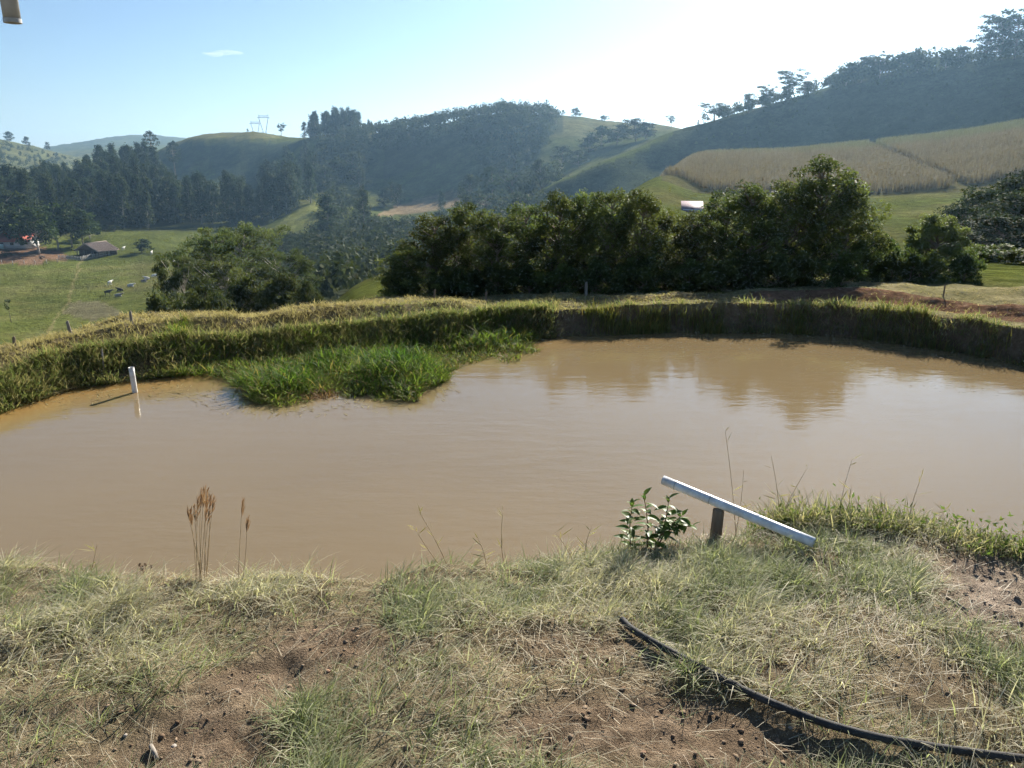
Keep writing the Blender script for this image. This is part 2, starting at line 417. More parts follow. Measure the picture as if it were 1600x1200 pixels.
# ------------------------------------------------------------------ land-cover colours, some hill faces with their shade painted in
C_PASTURE = np.array([0.080, 0.093, 0.024]); C_DRYPAST = np.array([0.135, 0.122, 0.052]); C_WOODFLOOR = np.array([0.050, 0.055, 0.026])
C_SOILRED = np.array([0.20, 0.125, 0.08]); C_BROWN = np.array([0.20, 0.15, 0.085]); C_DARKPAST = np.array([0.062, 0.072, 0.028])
POLY_BROWN = [(585, 338), (640, 312), (700, 290), (722, 302), (716, 322), (650, 334)]
POLY_SHADEP = [(600, 325), (660, 265), (705, 248), (748, 258), (742, 290), (700, 300)]
POLY_STRIP = [(412, 368), (450, 338), (496, 316), (497, 334), (470, 352), (440, 370)]
POLY_YARD = [(-60, 382), (60, 384), (96, 392), (112, 402), (60, 411), (-60, 413)]
POLY_WORN = [(95, 488), (120, 470), (165, 474), (195, 492), (140, 500)]
def hill_col(X, Y, Z):
    px, py = project(X, Y, Z)
    D = np.hypot(X, Y)
    n = fbm(X / 40, Y / 40, 71, 4); n2 = fbm(X / 9, Y / 9, 77, 3)
    c = mixc(C_PASTURE, C_DRYPAST, sstep(0.42, 0.72, n * 0.6 + n2 * 0.4) * 0.75)
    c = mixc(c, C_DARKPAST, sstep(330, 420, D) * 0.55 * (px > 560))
    c = mixc(c, C_DRYPAST, (sstep(480, 560, D) * (py < 215) * 0.6))
    def put(mask, colr, a=1.0):
        nonlocal c
        c = np.where(mask[:, None], mixc(c, colr, np.full(len(c), a)), c)
    put(inpoly(px, py + (n2 - .5) * 6, POLY_BROWN) & (D > 380) & (D < 560), C_BROWN)
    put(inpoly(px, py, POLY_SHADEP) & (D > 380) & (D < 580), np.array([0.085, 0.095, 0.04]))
    put(inpoly(px, py, POLY_STRIP) & (D > 330) & (D < 520), np.array([0.15, 0.16, 0.05]))
    put(inpoly(px + (n2 - .5) * 24, py + (n - .5) * 8, POLY_YARD) & (D > 300) & (D < 400), C_SOILRED * 0.85)
    put(inpoly(px + (n2 - .5) * 30, py + (n2 - .5) * 14, POLY_WORN) & (D > 150) & (D < 300), np.array([0.13, 0.115, 0.07]), 0.8)
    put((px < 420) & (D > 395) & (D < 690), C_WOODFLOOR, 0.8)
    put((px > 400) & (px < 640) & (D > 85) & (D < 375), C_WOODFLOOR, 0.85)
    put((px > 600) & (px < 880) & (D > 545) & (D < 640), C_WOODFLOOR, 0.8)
    put((px > 1050) & (D > 290) & (D < 470), np.array([0.045, 0.052, 0.026]), 0.9)  # dark scrub tone that also carries the right hill face's shade
    put((px > 815) & (px < 1100) & (D > 285) & (D < np.interp(px, [820, 870, 950, 1030, 1100], [336, 341, 351, 368, 392]) + (n2 - .5) * 8), np.array([0.042, 0.050, 0.025]), 0.92)  # shade of the spur face painted into a dark scrub tone
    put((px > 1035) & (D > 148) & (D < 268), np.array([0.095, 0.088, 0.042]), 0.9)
    put((px < 130) & (D > 900) & (D < 2000), np.array([0.10, 0.105, 0.05]), 0.6)
    put(D > 2100, np.array([0.08, 0.095, 0.05]), 0.8)
    put((px > 238) & (px < 485) & (D > 690) & (D < 850) & (py + (n2 - .5) * 10 > 221) & ~inpoly(px + (n2 - .5) * 14, py + (n - .5) * 12, [(278, 292), (290, 272), (325, 248), (334, 262), (330, 290)]), np.array([0.055, 0.068, 0.032]), 0.9)  # ridge-face shade painted as dark scrub tone; polygon spares the sunlit patch
    # cattle trail down the meadow
    tr = np.abs(px - np.interp(py, [400, 430, 470, 540], [126, 120, 108, 60]) - (n2 - .5) * 10) < 2.2
    put(tr & (D > 170) & (D < 350), np.array([0.2, 0.165, 0.085]), 0.5)
    return c

def polar_mesh(name, azs, rows, zf, cf, mat, lower=0.0):
    """rows: function az-> array of distances (nr)"""
    A = np.repeat(azs[:, None], rows.shape[1], 1).ravel(); Dd = rows.ravel()
    X = Dd * np.sin(A); Y = Dd * np.cos(A); Z = zf(A, Dd) - lower
    na, nr = rows.shape
    i = np.arange(na - 1)[:, None] * nr; j = np.arange(nr - 1)[None]
    Q = np.stack([i + j, i + nr + j, i + nr + j + 1, i + j + 1], -1).reshape(-1, 4)
    return mk_mesh(name, np.stack([X, Y, Z], 1), Q, None, cf(X, Y, Z), mat, True)

# hills beyond the pond bank, from just behind the crest out to the horizon
azs = np.concatenate([np.linspace(-1.45, -0.68, 40)[:-1], np.linspace(-0.68, 0.68, 520), np.linspace(0.68, 1.45, 40)[1:]])
u = np.linspace(0, 1, 300)
start = D0(azs) + 8.4
rows = np.exp(np.log(start)[:, None] * (1 - u)[None] + math.log(4250.0) * u[None])
def _hz(a, d): return land_z(a, d) - 0.03 * (d - D0(a) < 9)
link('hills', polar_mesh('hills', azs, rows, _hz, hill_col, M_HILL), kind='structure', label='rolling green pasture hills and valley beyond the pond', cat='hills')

# bank round the far side of the pond
def bank_col(X, Y, Z):
    az = np.arctan2(X, Y); t = np.hypot(X, Y) - D0(az); px, py = project(X, Y, Z)
    n = fbm(X * 1.3, Y * 1.3, 91, 4); n2 = fbm(X * 5, Y * 5, 95, 3)
    soil = mixc([0.115, 0.082, 0.052], [0.17, 0.125, 0.08], n2)
    thatch = mixc([0.15, 0.14, 0.065], [0.25, 0.215, 0.125], n)
    c = mixc(soil, thatch, sstep(0.3, 0.5, t) * (1 - 0.5 * sstep(1.15, 1.3, t) * (1 - sstep(1.6, 1.8, t))))
    red = (px > 1170) & (t > .95) & (t < 1.95)
    c = np.where(red[:, None], mixc([0.125, 0.07, 0.043], [0.20, 0.125, 0.082], n2), c)
    c = mixc(c, C_PASTURE, sstep(4.5, 7.0, t) * 0.85)
    return c
azb = np.concatenate([np.linspace(-1.45, -0.7, 50)[:-1], np.linspace(-0.7, 0.7, 560), np.linspace(0.7, 1.45, 50)[1:]])
tt = np.concatenate([np.linspace(-1.7, -0.3, 6), np.linspace(-0.25, 2.2, 64), np.linspace(2.3, 9.2, 44)])
rows = D0(azb)[:, None] + tt[None]
BANK = link('pond_bank', polar_mesh('pond_bank', azb, rows, bank_z, bank_col, M_BANK), kind='structure', label='stepped earth bank along the far side of the pond', cat='bank')

def fore_veg(px, py):
    """1 = grassy, 0 = bare"""
    v = np.ones_like(px)
    for x, y, rx, ry, a in ((490, 1005, 95, 34, 1.0), (400, 1060, 110, 34, .95), (330, 1130, 105, 48, .95), (300, 1190, 150, 40, .9), (555, 1000, 60, 30, .6),
                            (900, 1010, 130, 42, .8), (1010, 1120, 170, 55, 1.0), (830, 1150, 110, 50, .8), (1130, 1175, 160, 50, 1.0), (1210, 1040, 70, 22, .7),
                            (1550, 930, 95, 70, 1.0), (1500, 880, 60, 25, .5), (1460, 1070, 90, 40, .6), (120, 1110, 70, 22, .6), (60, 1190, 120, 22, .5), (660, 1010, 50, 25, .4), (1400, 960, 60, 30, .3)):
        v = v - a * np.exp(-(((px - x) / rx) ** 2 + ((py - y) / ry) ** 2) ** 1.3)
    return np.clip(v, 0, 1)
def fore_col(X, Y, Z):
    px, py = project(X, Y, Z)
    v = fore_veg(px, py); n = fbm(X * 4, Y * 4, 61, 4); n2 = fbm(X * 22, Y * 22, 66, 3)
    c = mixc([0.115, 0.082, 0.054], [0.185, 0.138, 0.095], n)
    c = mixc(c, [0.23, 0.178, 0.125], sstep(0.55, 0.75, n2) * 0.6)
    grav = np.exp(-(((px - 1550) / 110) ** 2 + ((py - 930) / 80) ** 2))
    c = mixc(c, [0.27, 0.22, 0.175], grav * 0.8)
    c = mixc(c, [0.19, 0.16, 0.095], v * 0.6)
    return c
gx = np.concatenate([np.linspace(-14, -3.6, 40)[:-1], np.linspace(-3.6, 3.9, 300), np.linspace(3.9, 14, 40)[1:]])
gy = np.concatenate([np.linspace(-9, 1.9, 30)[:-1], np.linspace(1.9, 4.9, 125), np.linspace(4.9, 6.2, 14)[1:]])
GX, GY = np.meshgrid(gx, gy, indexing='ij')
X = GX.ravel(); Y = GY.ravel(); Z = fore_z(X, Y)
def soil_z(X, Y):
    Z = fore_z(X, Y); px, py = project(X, Y, Z); bare = 1 - fore_veg(px, py)
    return Z + bare * ((fbm(X * 14, Y * 14, 67, 3) - 0.5) * 0.03 + np.maximum(fbm(X * 40, Y * 40, 68, 2) - 0.5, 0) * 0.03)
Z = soil_z(X, Y)
ny = len(gy); i = np.arange(len(gx) - 1)[:, None] * ny; j = np.arange(ny - 1)[None]
Q = np.stack([i + j, i + ny + j, i + ny + j + 1, i + j + 1], -1).reshape(-1, 4)
link('ground', mk_mesh('ground', np.stack([X, Y, Z], 1), Q, None, fore_col(X, Y, Z), M_SOIL, True), kind='structure', label='trodden reddish soil of the near bank', cat='ground')

# ------------------------------------------------------------------ water
def water_mat():
    m, nt, b, N, L = new_mat('muddy_water')
    a = N('ShaderNodeAttribute'); a.attribute_name = 'Col'
    co = coords(nt)
    n = noise(nt, co, 0.25, 3); hs = N('ShaderNodeHueSaturation')
    mr = N('ShaderNodeMapRange'); mr.inputs['To Min'].default_value = 0.84; mr.inputs['To Max'].default_value = 1.16
    L(n.outputs['Fac'], mr.inputs['Value']); L(mr.outputs[0], hs.inputs['Value']); L(a.outputs['Color'], hs.inputs['Color'])
    L(hs.outputs['Color'], b.inputs['Base Color'])
    b.inputs['Roughness'].default_value = 0.025; b.inputs['IOR'].default_value = 1.333
    mp = N('ShaderNodeMapping'); mp.inputs['Scale'].default_value = (0.8, 2.2, 1); L(co, mp.inputs['Vector'])
    n1 = noise(nt, mp.outputs[0], 2.2, 3, 0.5); n2 = noise(nt, mp.outputs[0], 9, 2, 0.5)
    # a calmer middle, livelier patches
    n3 = noise(nt, co, 0.18, 2)
    mm = N('ShaderNodeMath'); mm.operation = 'MULTIPLY_ADD'; mm.inputs[1].default_value = 0.25; L(n2.outputs['Fac'], mm.inputs[0]); L(n1.outputs['Fac'], mm.inputs[2])
    st = N('ShaderNodeMapRange'); st.inputs['From Min'].default_value = 0.35; st.inputs['From Max'].default_value = 0.65
    st.inputs['To Min'].default_value = 0.05; st.inputs['To Max'].default_value = 0.16; L(n3.outputs['Fac'], st.inputs['Value'])
    bp = N('ShaderNodeBump'); bp.inputs['Distance'].default_value = 0.05; L(st.outputs[0], bp.inputs['Strength'])
    L(mm.outputs[0], bp.inputs['Height']); L(bp.outputs[0], b.inputs['Normal'])
    return m
azw = np.linspace(-1.3, 1.3, 420)
uw = np.linspace(0, 1, 90)
d_in = DN(azw) + 0.25; d_out = np.maximum(D0(azw) + 0.25, d_in + 0.3)
Dw = d_in[:, None] * (1 - uw)[None] + d_out[:, None] * uw[None]
A = np.repeat(azw[:, None], 90, 1)
X = (Dw * np.sin(A)).ravel(); Y = (Dw * np.cos(A)).ravel()
px, py = project(X, Y, np.zeros_like(X))
sh = sstep(1.6, 0.15, (D0(A) - Dw).ravel() + (fbm(X * .8, Y * .8, 5, 3) - .5) * 1.0) * np.clip(1.1 - px / 1500, 0.15, 1)
cw = mixc([0.175, 0.130, 0.070], [0.24, 0.145, 0.05], sh)
nr = 90; i = np.arange(419)[:, None] * nr; j = np.arange(nr - 1)[None]
Q = np.stack([i + j, i + nr + j, i + nr + j + 1, i + j + 1], -1).reshape(-1, 4)
link('pond_water', mk_mesh('pond_water', np.stack([X, Y, np.zeros_like(X)], 1), Q, None, cw, water_mat(), True), kind='structure', label='still muddy brown pond water reflecting the sky', cat='water')

# ------------------------------------------------------------------ trees
def make_tree(name, h, tr, base, crown_r, shape, nclump, per, leaf, clump_r, flat, ca, cb, bark, leafmat, lean=0.0, tone=0.25, droop=0.0, outer=0.55, limbs=True, aspect=0.5):
    """returns (trunk mesh, crown mesh); tree stands at the origin, height h"""
    tb = MB()
    n = 7; t = np.linspace(0, 1, n)
    wob = rng.normal(0, 0.012 * h, (n, 2)).cumsum(0) * 0.6; wob[0] = 0
    P = np.stack([wob[:, 0] + lean * h * t ** 1.5, wob[:, 1], t * h * 0.86], 1)
    tb.tube(P, tr * (1 - 0.8 * t), 7)
    tt_ = base + (1 - base) * rng.random(nclump) ** 0.9
    tt_ = np.sort(tt_)
    env = np.array([shape((q - base) / (1 - base)) for q in tt_]) * crown_r
    an = rng.uniform(0, 2 * pi, nclump) + np.arange(nclump) * 2.4
    rr = env * np.maximum(rng.random(nclump) ** outer, 0.15) * rng.uniform(.8, 1.22, nclump)
    cz = tt_ * h * rng.uniform(.94, 1.07, nclump)
    cx = np.interp(cz, P[:, 2], P[:, 0]) + rr * np.cos(an); cy = np.interp(cz, P[:, 2], P[:, 1]) + rr * np.sin(an)
    LC, LU, LN, LCol, LL = [], [], [], [], []
    for k in range(nclump):
        c = np.array([cx[k], cy[k], cz[k]])
        if limbs and rr[k] > 0.12 * crown_r:
            z0 = max(cz[k] - rr[k] * 0.75, base * h * 0.55); z0 = min(z0, P[-1, 2])
            s0 = np.array([np.interp(z0, P[:, 2], P[:, 0]), np.interp(z0, P[:, 2], P[:, 1]), z0])
            m = 0.5 * (s0 + c) + np.array([0, 0, -0.08 * rr[k]]) + rng.normal(0, 0.03 * h, 3) * 0.4
            tb.tube([s0, m, c], tr * np.array([0.34, 0.22, 0.08]), 4, False)
        m_ = int(per * rng.uniform(0.6, 1.4))
        cr = clump_r * rng.uniform(0.7, 1.25)
        d = rvec(m_) * (rng.random(m_) ** 0.45)[:, None] * cr * np.array([1, 1, flat])
        LC.append(c + d)
        nn = rvec(m_) + np.array([0, 0, 0.8]); uu = rvec(m_) + d / cr * 0.7; uu[:, 2] -= droop
        LU.append(uu); LN.append(nn)
        tn = np.clip(rng.uniform(0, 1) * 0.7 + rng.random(m_) * 0.5 - 0.1, 0, 1)
        LCol.append(mixc(ca, cb, tn) * (1 + rng.uniform(-tone, tone)))
        LL.append(leaf * rng.uniform(0.6, 1.35, m_))
    LC = np.concatenate(LC); LL = np.concatenate(LL)
    LC[:, 2] = np.maximum(LC[:, 2], 0.03 * h)
    V, Q, C = kites(LC, LL, LL * aspect, np.concatenate(LU), np.concatenate(LN), np.concatenate(LCol))
    return tb.mesh(name + '_trunk', bark, True), mk_mesh(name + '_crown', V, Q, None, C, leafmat), h * 1.06
dome = lambda q: math.sqrt(max(0.02, 1 - (max(q, 0) * 1.02 - 0.35) ** 2 / 0.45)) if q > 0 else 0.8
cone = lambda q: max(0.1, (1 - q) ** 0.75) * (0.55 + 0.45 * min(1, q * 5))
col_ = lambda q: 0.75 + 0.25 * sin(q * 3.0) if q < .85 else 0.6
umb = lambda q: 0.35 + 0.65 * math.sin(min(1, q * 1.1) * pi * 0.62)

def put_tree(name, proto, loc, rz, sc, **kw):
    tm, cm, h = proto
    r = thing(name, loc, rz, sc, **kw)
    link('trunk', tm, r); link('crown', cm, r)
    return r
def place(x, ytop, D, proto, name, wpx=None, rz=None, minh=1.0, sink=0.0, **kw):
    """stand a tree on the land at image column x and distance D, its top reaching ytop"""
    X, Y, ztop = at_D(x, ytop, D)
    az = math.atan2(X, Y); zb = float(land_z(az, D)) - sink
    hh = max(minh, ztop - zb); s = hh / proto[2]
    sx = s if wpx is None else wpx * D / FPX / (2 * proto_r[id(proto)])
    return put_tree(name, proto, (X, Y, zb), R.uniform(0, 6.28) if rz is None else rz, (sx, sx, s), **kw)
proto_r = {}
def reg(p, r): proto_r[id(p)] = r; return p

# near dense broadleaf trees (the row behind the bank)
G1, G2 = (0.040, 0.058, 0.024), (0.145, 0.17, 0.055)
hedge = lambda q: 1.0 if q < .35 else math.sqrt(max(.04, 1 - ((q - .35) / .68) ** 2))
NEAR = [reg(make_tree('row_tree', 5.0, 0.10, 0.03, 1.75, hedge, 130, 150, 0.115, 0.40, 0.85, G1, G2, M_BARK, M_LEAF, droop=0.3, tone=.35, outer=.4), 1.95) for k in range(3)]
NEAR.append(reg(make_tree('row_tree', 5.4, 0.10, 0.04, 1.5, lambda q: 0.55 + .45 * math.sin(q * 2.9) if q < .8 else .45, 120, 150, 0.115, 0.40, 0.95, G1, (0.09, 0.115, 0.032), M_BARK, M_LEAF, droop=0.3, tone=.35, outer=.45), 1.7))
ORD = ['first', 'second', 'third', 'fourth', 'fifth', 'sixth', 'seventh', 'eighth', 'ninth', 'tenth', 'eleventh', 'twelfth', 'thirteenth', 'fourteenth', 'fifteenth', 'sixteenth', 'seventeenth', 'eighteenth', 'nineteenth', 'twentieth']
ROW = [(640, 385, 20.8, 95, 0), (678, 332, 21.8, 110, 1), (728, 322, 22.2, 110, 2), (775, 330, 21.2, 105, 0), (822, 314, 22.2, 110, 1), (872, 305, 21.6, 105, 2),
       (915, 297, 22.4, 110, 0), (958, 293, 21.8, 110, 1), (1003, 302, 21.6, 105, 2), (1046, 326, 22.4, 95, 0), (1094, 328, 22, 95, 1), (1138, 302, 22.6, 105, 2),
       (1185, 290, 22.2, 100, 3), (1240, 275, 23, 100, 1), (1288, 240, 23.4, 138, 1), (1330, 305, 23, 95, 2)]
for k, (x, yt, D, w, v) in enumerate(ROW):
    lab = 'tallest tree of the dense row behind the far bank' if x == 1288 else '%s tree from the left in the dense dark row behind the far bank' % ORD[k]
    place(x, yt, D, NEAR[v], 'broadleaf_tree', w * 1.16, sink=.15, label=lab, cat='tree', group='dense row of trees behind the pond')
# low bushes at the foot of the row's right end and the clipped round tree
BUSH = [reg(make_tree('bush', 2.0, 0.05, 0.05, 1.1, dome, 34, 150, 0.14, 0.4, 0.8, G1, (0.085, 0.115, 0.035), M_BARK, M_LEAF, droop=.2), 1.25) for k in range(2)]
for x, yt, D, w, lab in ((1372, 366, 24.5, 70, 'leafy bush against the right end of the dense tree row'), (1396, 398, 26, 60, 'grey-green bush left of the round tree'), (1424, 412, 25, 50, 'low bush touching the round tree on its left'),
                         (1345, 395, 21.9, 55, 'bush in front of the tallest tree behind the bank'), (625, 432, 20.6, 40, 'low bush at the left end of the dense tree row')):
    place(x, yt, D, BUSH[R.randrange(2)], 'bush', w, label=lab, cat='bush')
for k in range(15):
    x = 640 + k * 48 + R.uniform(-12, 12)
    place(x, np.interp(x, [640, 1000, 1350], [428, 418, 402]) + R.uniform(-14, 10), 20.6 + R.uniform(-.2, .3), BUSH[k % 2], 'bush', R.uniform(62, 86), sink=.2, label='%s bush from the left at the foot of the dense tree row' % ORD[k], cat='bush', group='bushes at the foot of the tree row')
ROUND = reg(make_tree('round_tree', 3.4, 0.12, 0.1, 1.35, lambda q: math.sqrt(max(0.03, 1 - (q * 1.55 - 0.62) ** 2)), 120, 150, 0.13, 0.30, 0.9, (0.06, 0.082, 0.034), (0.17, 0.20, 0.075), M_BARK, M_LEAF, tone=.12, outer=0.2), 1.55)
for x, yt, D, w, lab in ((1532, 392, 36, 70, 'dark shrub right of the round tree, left of two others'), (1572, 384, 37, 80, 'dark shrub in front of the shaded grove'), (1612, 392, 35, 80, 'dark shrub before the grove, cut by the right frame edge')):
    place(x, yt, D, BUSH[R.randrange(2)], 'shrub', w, sink=.4, label=lab, cat='shrub')
for k, (x, yt, D, w) in enumerate(((1365, 408, 23, 50), (1395, 414, 23.2, 50), (1425, 418, 23.4, 50), (1455, 424, 23.5, 46), (1510, 418, 24, 50))):
    place(x, yt, D, BUSH[k % 2], 'bush', w, sink=.2, label='%s bush from the left in the scrub behind the red bank' % ORD[k], cat='bush', group='scrub behind the red bank')
place(1472, 340, 25.5, ROUND, 'round_tree', 98, sink=.3, label='round dome-shaped tree standing alone right of the dense row', cat='tree')

# airy trees left of the pond
AIRY = [reg(make_tree('airy_tree', 9.0, 0.16, 0.35, 3.6, umb, 92, 230, 0.18, 0.85, 0.42, (0.04, 0.056, 0.026), (0.105, 0.125, 0.05), M_PALEBARK, M_LEAF, lean=0.06, outer=0.5), 4.2) for k in range(3)]
for x, yt, D, w, v, lab in ((318, 352, 74, 130, 0, 'tall airy tree with layered crown beside the meadow cattle'), (385, 352, 78, 140, 1, 'airy tree with pale trunk, tallest of the clump left of the pond'),
                            (435, 392, 66, 110, 2, 'airy tree at the right of the clump beyond the bank'), (280, 396, 66, 90, 1, 'small layered tree at the left edge of the clump beyond the bank'),
                            (350, 398, 62, 120, 0, 'airy tree in the middle of the clump beyond the left bank')):
    place(x, yt, D, AIRY[v], 'airy_tree', w, minh=6, label=lab, cat='tree', group='clump of airy trees left of the pond')
SHRUB = [reg(make_tree('shrub', 4.0, 0.09, 0.1, 2.3, dome, 60, 220, 0.16, 0.65, 0.6, (0.028, 0.044, 0.018), (0.085, 0.10, 0.04), M_BARK, M_LEAF), 2.7) for k in range(2)]
for x, yt, D, w, lab in ((250, 447, 52, 110, 'dark spreading shrub at the left end of the clump by the meadow'), (318, 440, 50, 110, 'wide dark shrub under the airy trees'), (385, 430, 52, 110, 'dense shrub under the pale-trunked airy trees'),
                         (440, 424, 50, 100, 'greyish shrub right of the clump of airy trees'), (478, 436, 47, 60, 'last shrub before the bright grass slope')):
    place(x, yt, D, SHRUB[R.randrange(2)], 'shrub', w, minh=2.5, label=lab, cat='shrub', group='shrubs under the airy trees')

# eucalyptus plantation
E1, E2 = (0.030, 0.046, 0.027), (0.072, 0.094, 0.050)
EUC = [reg(make_tree('eucalyptus', 22.0, 0.28, 0.10, 3.7, lambda q: max(.18, (1 - q) ** .6) * (.7 + .3 * min(1, q * 4)), 60, 40, 0.85, 1.45, 1.2, E1, E2, M_PALEBARK, M_FARLEAF, droop=0.7, outer=0.6, aspect=.42), 3.6) for k in range(5)]
EPOLY = [(-70, 425), (60, 420), (150, 396), (230, 408), (330, 425), (420, 418), (492, 445), (492, 640), (440, 640), (412, 520), (335, 480), (275, 500), (252, 600), (248, 690), (190, 690), (140, 640), (60, 600), (-70, 600)]
cand = []
for D in np.arange(396, 700, 10.5):
    for x in np.arange(-70, 500, 11.0 * FPX / D):
        cand.append((x + R.uniform(-4, 4) * FPX / D, D + R.uniform(-3.5, 3.5)))
cand = [c for c in cand if inpoly(np.array([c[0]]), np.array([c[1]]), EPOLY)[0]]
R.shuffle(cand); cand = cand[:262]
for x, D in cand:
    az = float(az_of(x)); X_, Y_ = D * sin(az), D * cos(az); zb = float(land_z(az, D))
    s = R.uniform(0.78, 1.12) * (0.9 if D > 560 else 1.0)
    put_tree('eucalyptus_tree', EUC[R.randrange(5)], (X_, Y_, zb - 0.4), R.uniform(0, 6.28), (s * 1.45, s * 1.45, s), label='tall slender eucalyptus in the dark plantation behind the meadow', cat='tree', group='eucalyptus plantation behind the meadow')
for k in range(36):
    x = R.uniform(478, 588); D = R.uniform(690, 760); az = float(az_of(x)); zb = float(land_z(az, D))
    yt = np.interp(x, [475, 490, 505, 530, 565, 590], [196, 180, 172, 168, 170, 190]) + R.uniform(0, 12)
    zt = float(zat(x, yt, D)); s = max(10, zt - zb) / 22.0
    put_tree('eucalyptus_tree', EUC[R.randrange(5)], (D * sin(az), D * cos(az), zb), R.uniform(0, 6.28), (s * 1.6, s * 1.6, s), label='eucalyptus in the tall clump standing on the skyline', cat='tree', group='eucalyptus clump on the skyline')

# valley and hillside trees that can be told apart
W1, W2 = (0.024, 0.037, 0.017), (0.070, 0.088, 0.037)
WOOD = [reg(make_tree('hill_tree', 10.0, 0.22, 0.22, 4.4, dome, 38, 40, 0.85, 1.5, 0.7, W1, W2, M_BARK, M_FARLEAF, outer=.45), 5.2) for k in range(4)]
FLAT = [reg(make_tree('umbrella_tree', 12.0, 0.34, 0.42, 4.4, umb, 34, 44, 0.7, 1.45, 0.48, W1, W2, M_BARK, M_FARLEAF, lean=0.05, outer=.5), 5.4) for k in range(3)]
VALLEY = [(510, 300, 330, 46, 'E'), (565, 290, 330, 30, 'E'), (500, 385, 270, 60, 'W'), (465, 392, 255, 60, 'W'), (540, 392, 250, 60, 'F'), (585, 372, 270, 55, 'W'), (600, 385, 240, 50, 'F'),
          (440, 378, 290, 60, 'W'), (520, 350, 350, 50, 'W'), (555, 345, 360, 55, 'W'), (580, 345, 370, 45, 'W'), (615, 362, 330, 55, 'W'), (650, 358, 330, 60, 'W'), (480, 402, 230, 50, 'W'), (430, 405, 230, 50, 'W'),
          (690, 300, 400, 16, 'E'), (735, 275, 400, 45, 'W'), (770, 262, 400, 45, 'W'), (800, 268, 390, 45, 'F'), (760, 300, 340, 60, 'F'), (720, 305, 330, 50, 'W'), (810, 300, 300, 55, 'W'), (845, 250, 360, 40, 'W'), (690, 330, 300, 50, 'W'),
          (880, 228, 460, 42, 'W'), (940, 198, 480, 50, 'W'), (965, 195, 480, 44, 'W'), (995, 186, 470, 52, 'W'), (1010, 192, 470, 40, 'W'), (920, 215, 470, 45, 'W'), (840, 262, 420, 42, 'W'), (905, 235, 430, 40, 'W'),
          (520, 245, 560, 45, 'W'), (548, 238, 560, 50, 'W'), (560, 262, 530, 40, 'W'), (505, 262, 540, 45, 'W'), (610, 285, 480, 30, 'W'), (600, 292, 470, 26, 'E'), (620, 288, 470, 22, 'W')]
for k, (x, yt, D, w, t) in enumerate(VALLEY):
    pr = {'E': EUC, 'W': WOOD, 'F': FLAT}[t]; pr = pr[R.randrange(len(pr))]
    place(x, yt, D, pr, {'E': 'eucalyptus_tree', 'W': 'valley_tree', 'F': 'umbrella_tree'}[t], w, minh=5,
          label={'E': 'slender eucalyptus rising above the wooded valley', 'W': 'rounded woodland tree in the shaded valley', 'F': 'flat-topped woodland tree in the shaded valley'}[t], cat='tree', group='%s trees in the valley woods' % {'E': 'slender', 'W': 'rounded', 'F': 'flat-topped'}[t])
# skyline trees
SKY = [(625, 182, 690, 26, 'F', 'feathery tree on the skyline right of the eucalyptus clump'), (645, 188, 690, 18, 'W', 'small tree on the skyline between clump and wooded hill'), (600, 196, 700, 22, 'W', 'low bushy tree just right of the skyline eucalyptus clump'),
       (900, 168, 640, 20, 'W', 'bushy tree on the pale grass ridge'), (880, 172, 640, 7, 'W', 'tiny round tree on the pale grass ridge'), (945, 180, 640, 18, 'W', 'low scrub tree at the right of the pale grass ridge'),
       (1050, 180, 590, 17, 'F', 'lone umbrella-shaped tree on the saddle of the skyline'), (1091, 187, 430, 5, 'W', 'tiny round tree beside the big spreading skyline tree'),
       (1118, 159, 398, 46, 'F', 'big spreading flat-topped tree at the foot of the dark ridge'), (1140, 170, 398, 24, 'W', 'low tree right of the big spreading skyline tree'),
       (1172, 144, 398, 26, 'F', 'thin flat-topped tree on the rising dark ridge'), (1200, 133, 398, 30, 'F', 'second flat-topped tree on the rising dark ridge'), (1192, 150, 398, 30, 'W', 'dense low tree between flat-topped ridge trees'),
       (1236, 110, 400, 50, 'F', 'tall airy tree with bare twigs on the dark ridge'), (1258, 128, 400, 36, 'W', 'low tree right of the tall airy ridge tree'), (1325, 100, 400, 40, 'W', 'first rounded tree of the ridge clump'),
       (1350, 90, 400, 44, 'W', 'second rounded tree of the ridge clump'), (1378, 86, 400, 44, 'F', 'spreading tree in the middle of the ridge clump'), (1408, 86, 400, 40, 'W', 'rounded tree at the right of the ridge clump'),
       (1438, 76, 400, 34, 'W', 'dense tall rounded tree on the ridge'), (1480, 85, 402, 34, 'W', 'small rounded tree on the upper ridge'), (1503, 73, 402, 36, 'W', 'rounded tree before the tall trees on the upper ridge'),
       (1545, 48, 402, 44, 'F', 'tall open tree near the top of the ridge'), (1575, 20, 402, 60, 'F', 'tallest feathery tree at the top of the ridge'), (1598, 12, 402, 60, 'F', 'tall feathery tree cut by the right frame edge'), (1560, 60, 405, 50, 'W', 'dense tree beneath the tallest ridge trees'), (1618, 30, 404, 70, 'W', 'ridge tree beyond the tallest feathery trees'),
       (438, 192, 850, 14, 'F', 'lone tree on the bare hilltop near the pylons'), (12, 206, 1395, 14, 'W', 'tree on top of the far left hill'), (40, 214, 1380, 10, 'W', 'bush on the crest of the far left hill'), (72, 222, 1420, 8, 'W', 'small bush lower on the far left hill crest'),
       (387, 201, 830, 4, 'W', 'tiny bush on the bare hilltop left of the pylons')]
for x, yt, D, w, t, lab in SKY:
    pr = {'W': WOOD, 'F': FLAT}[t]; pr = pr[R.randrange(len(pr))]
    place(x, yt, D, pr, 'skyline_tree', w, minh=2.5, label=lab, cat='tree')
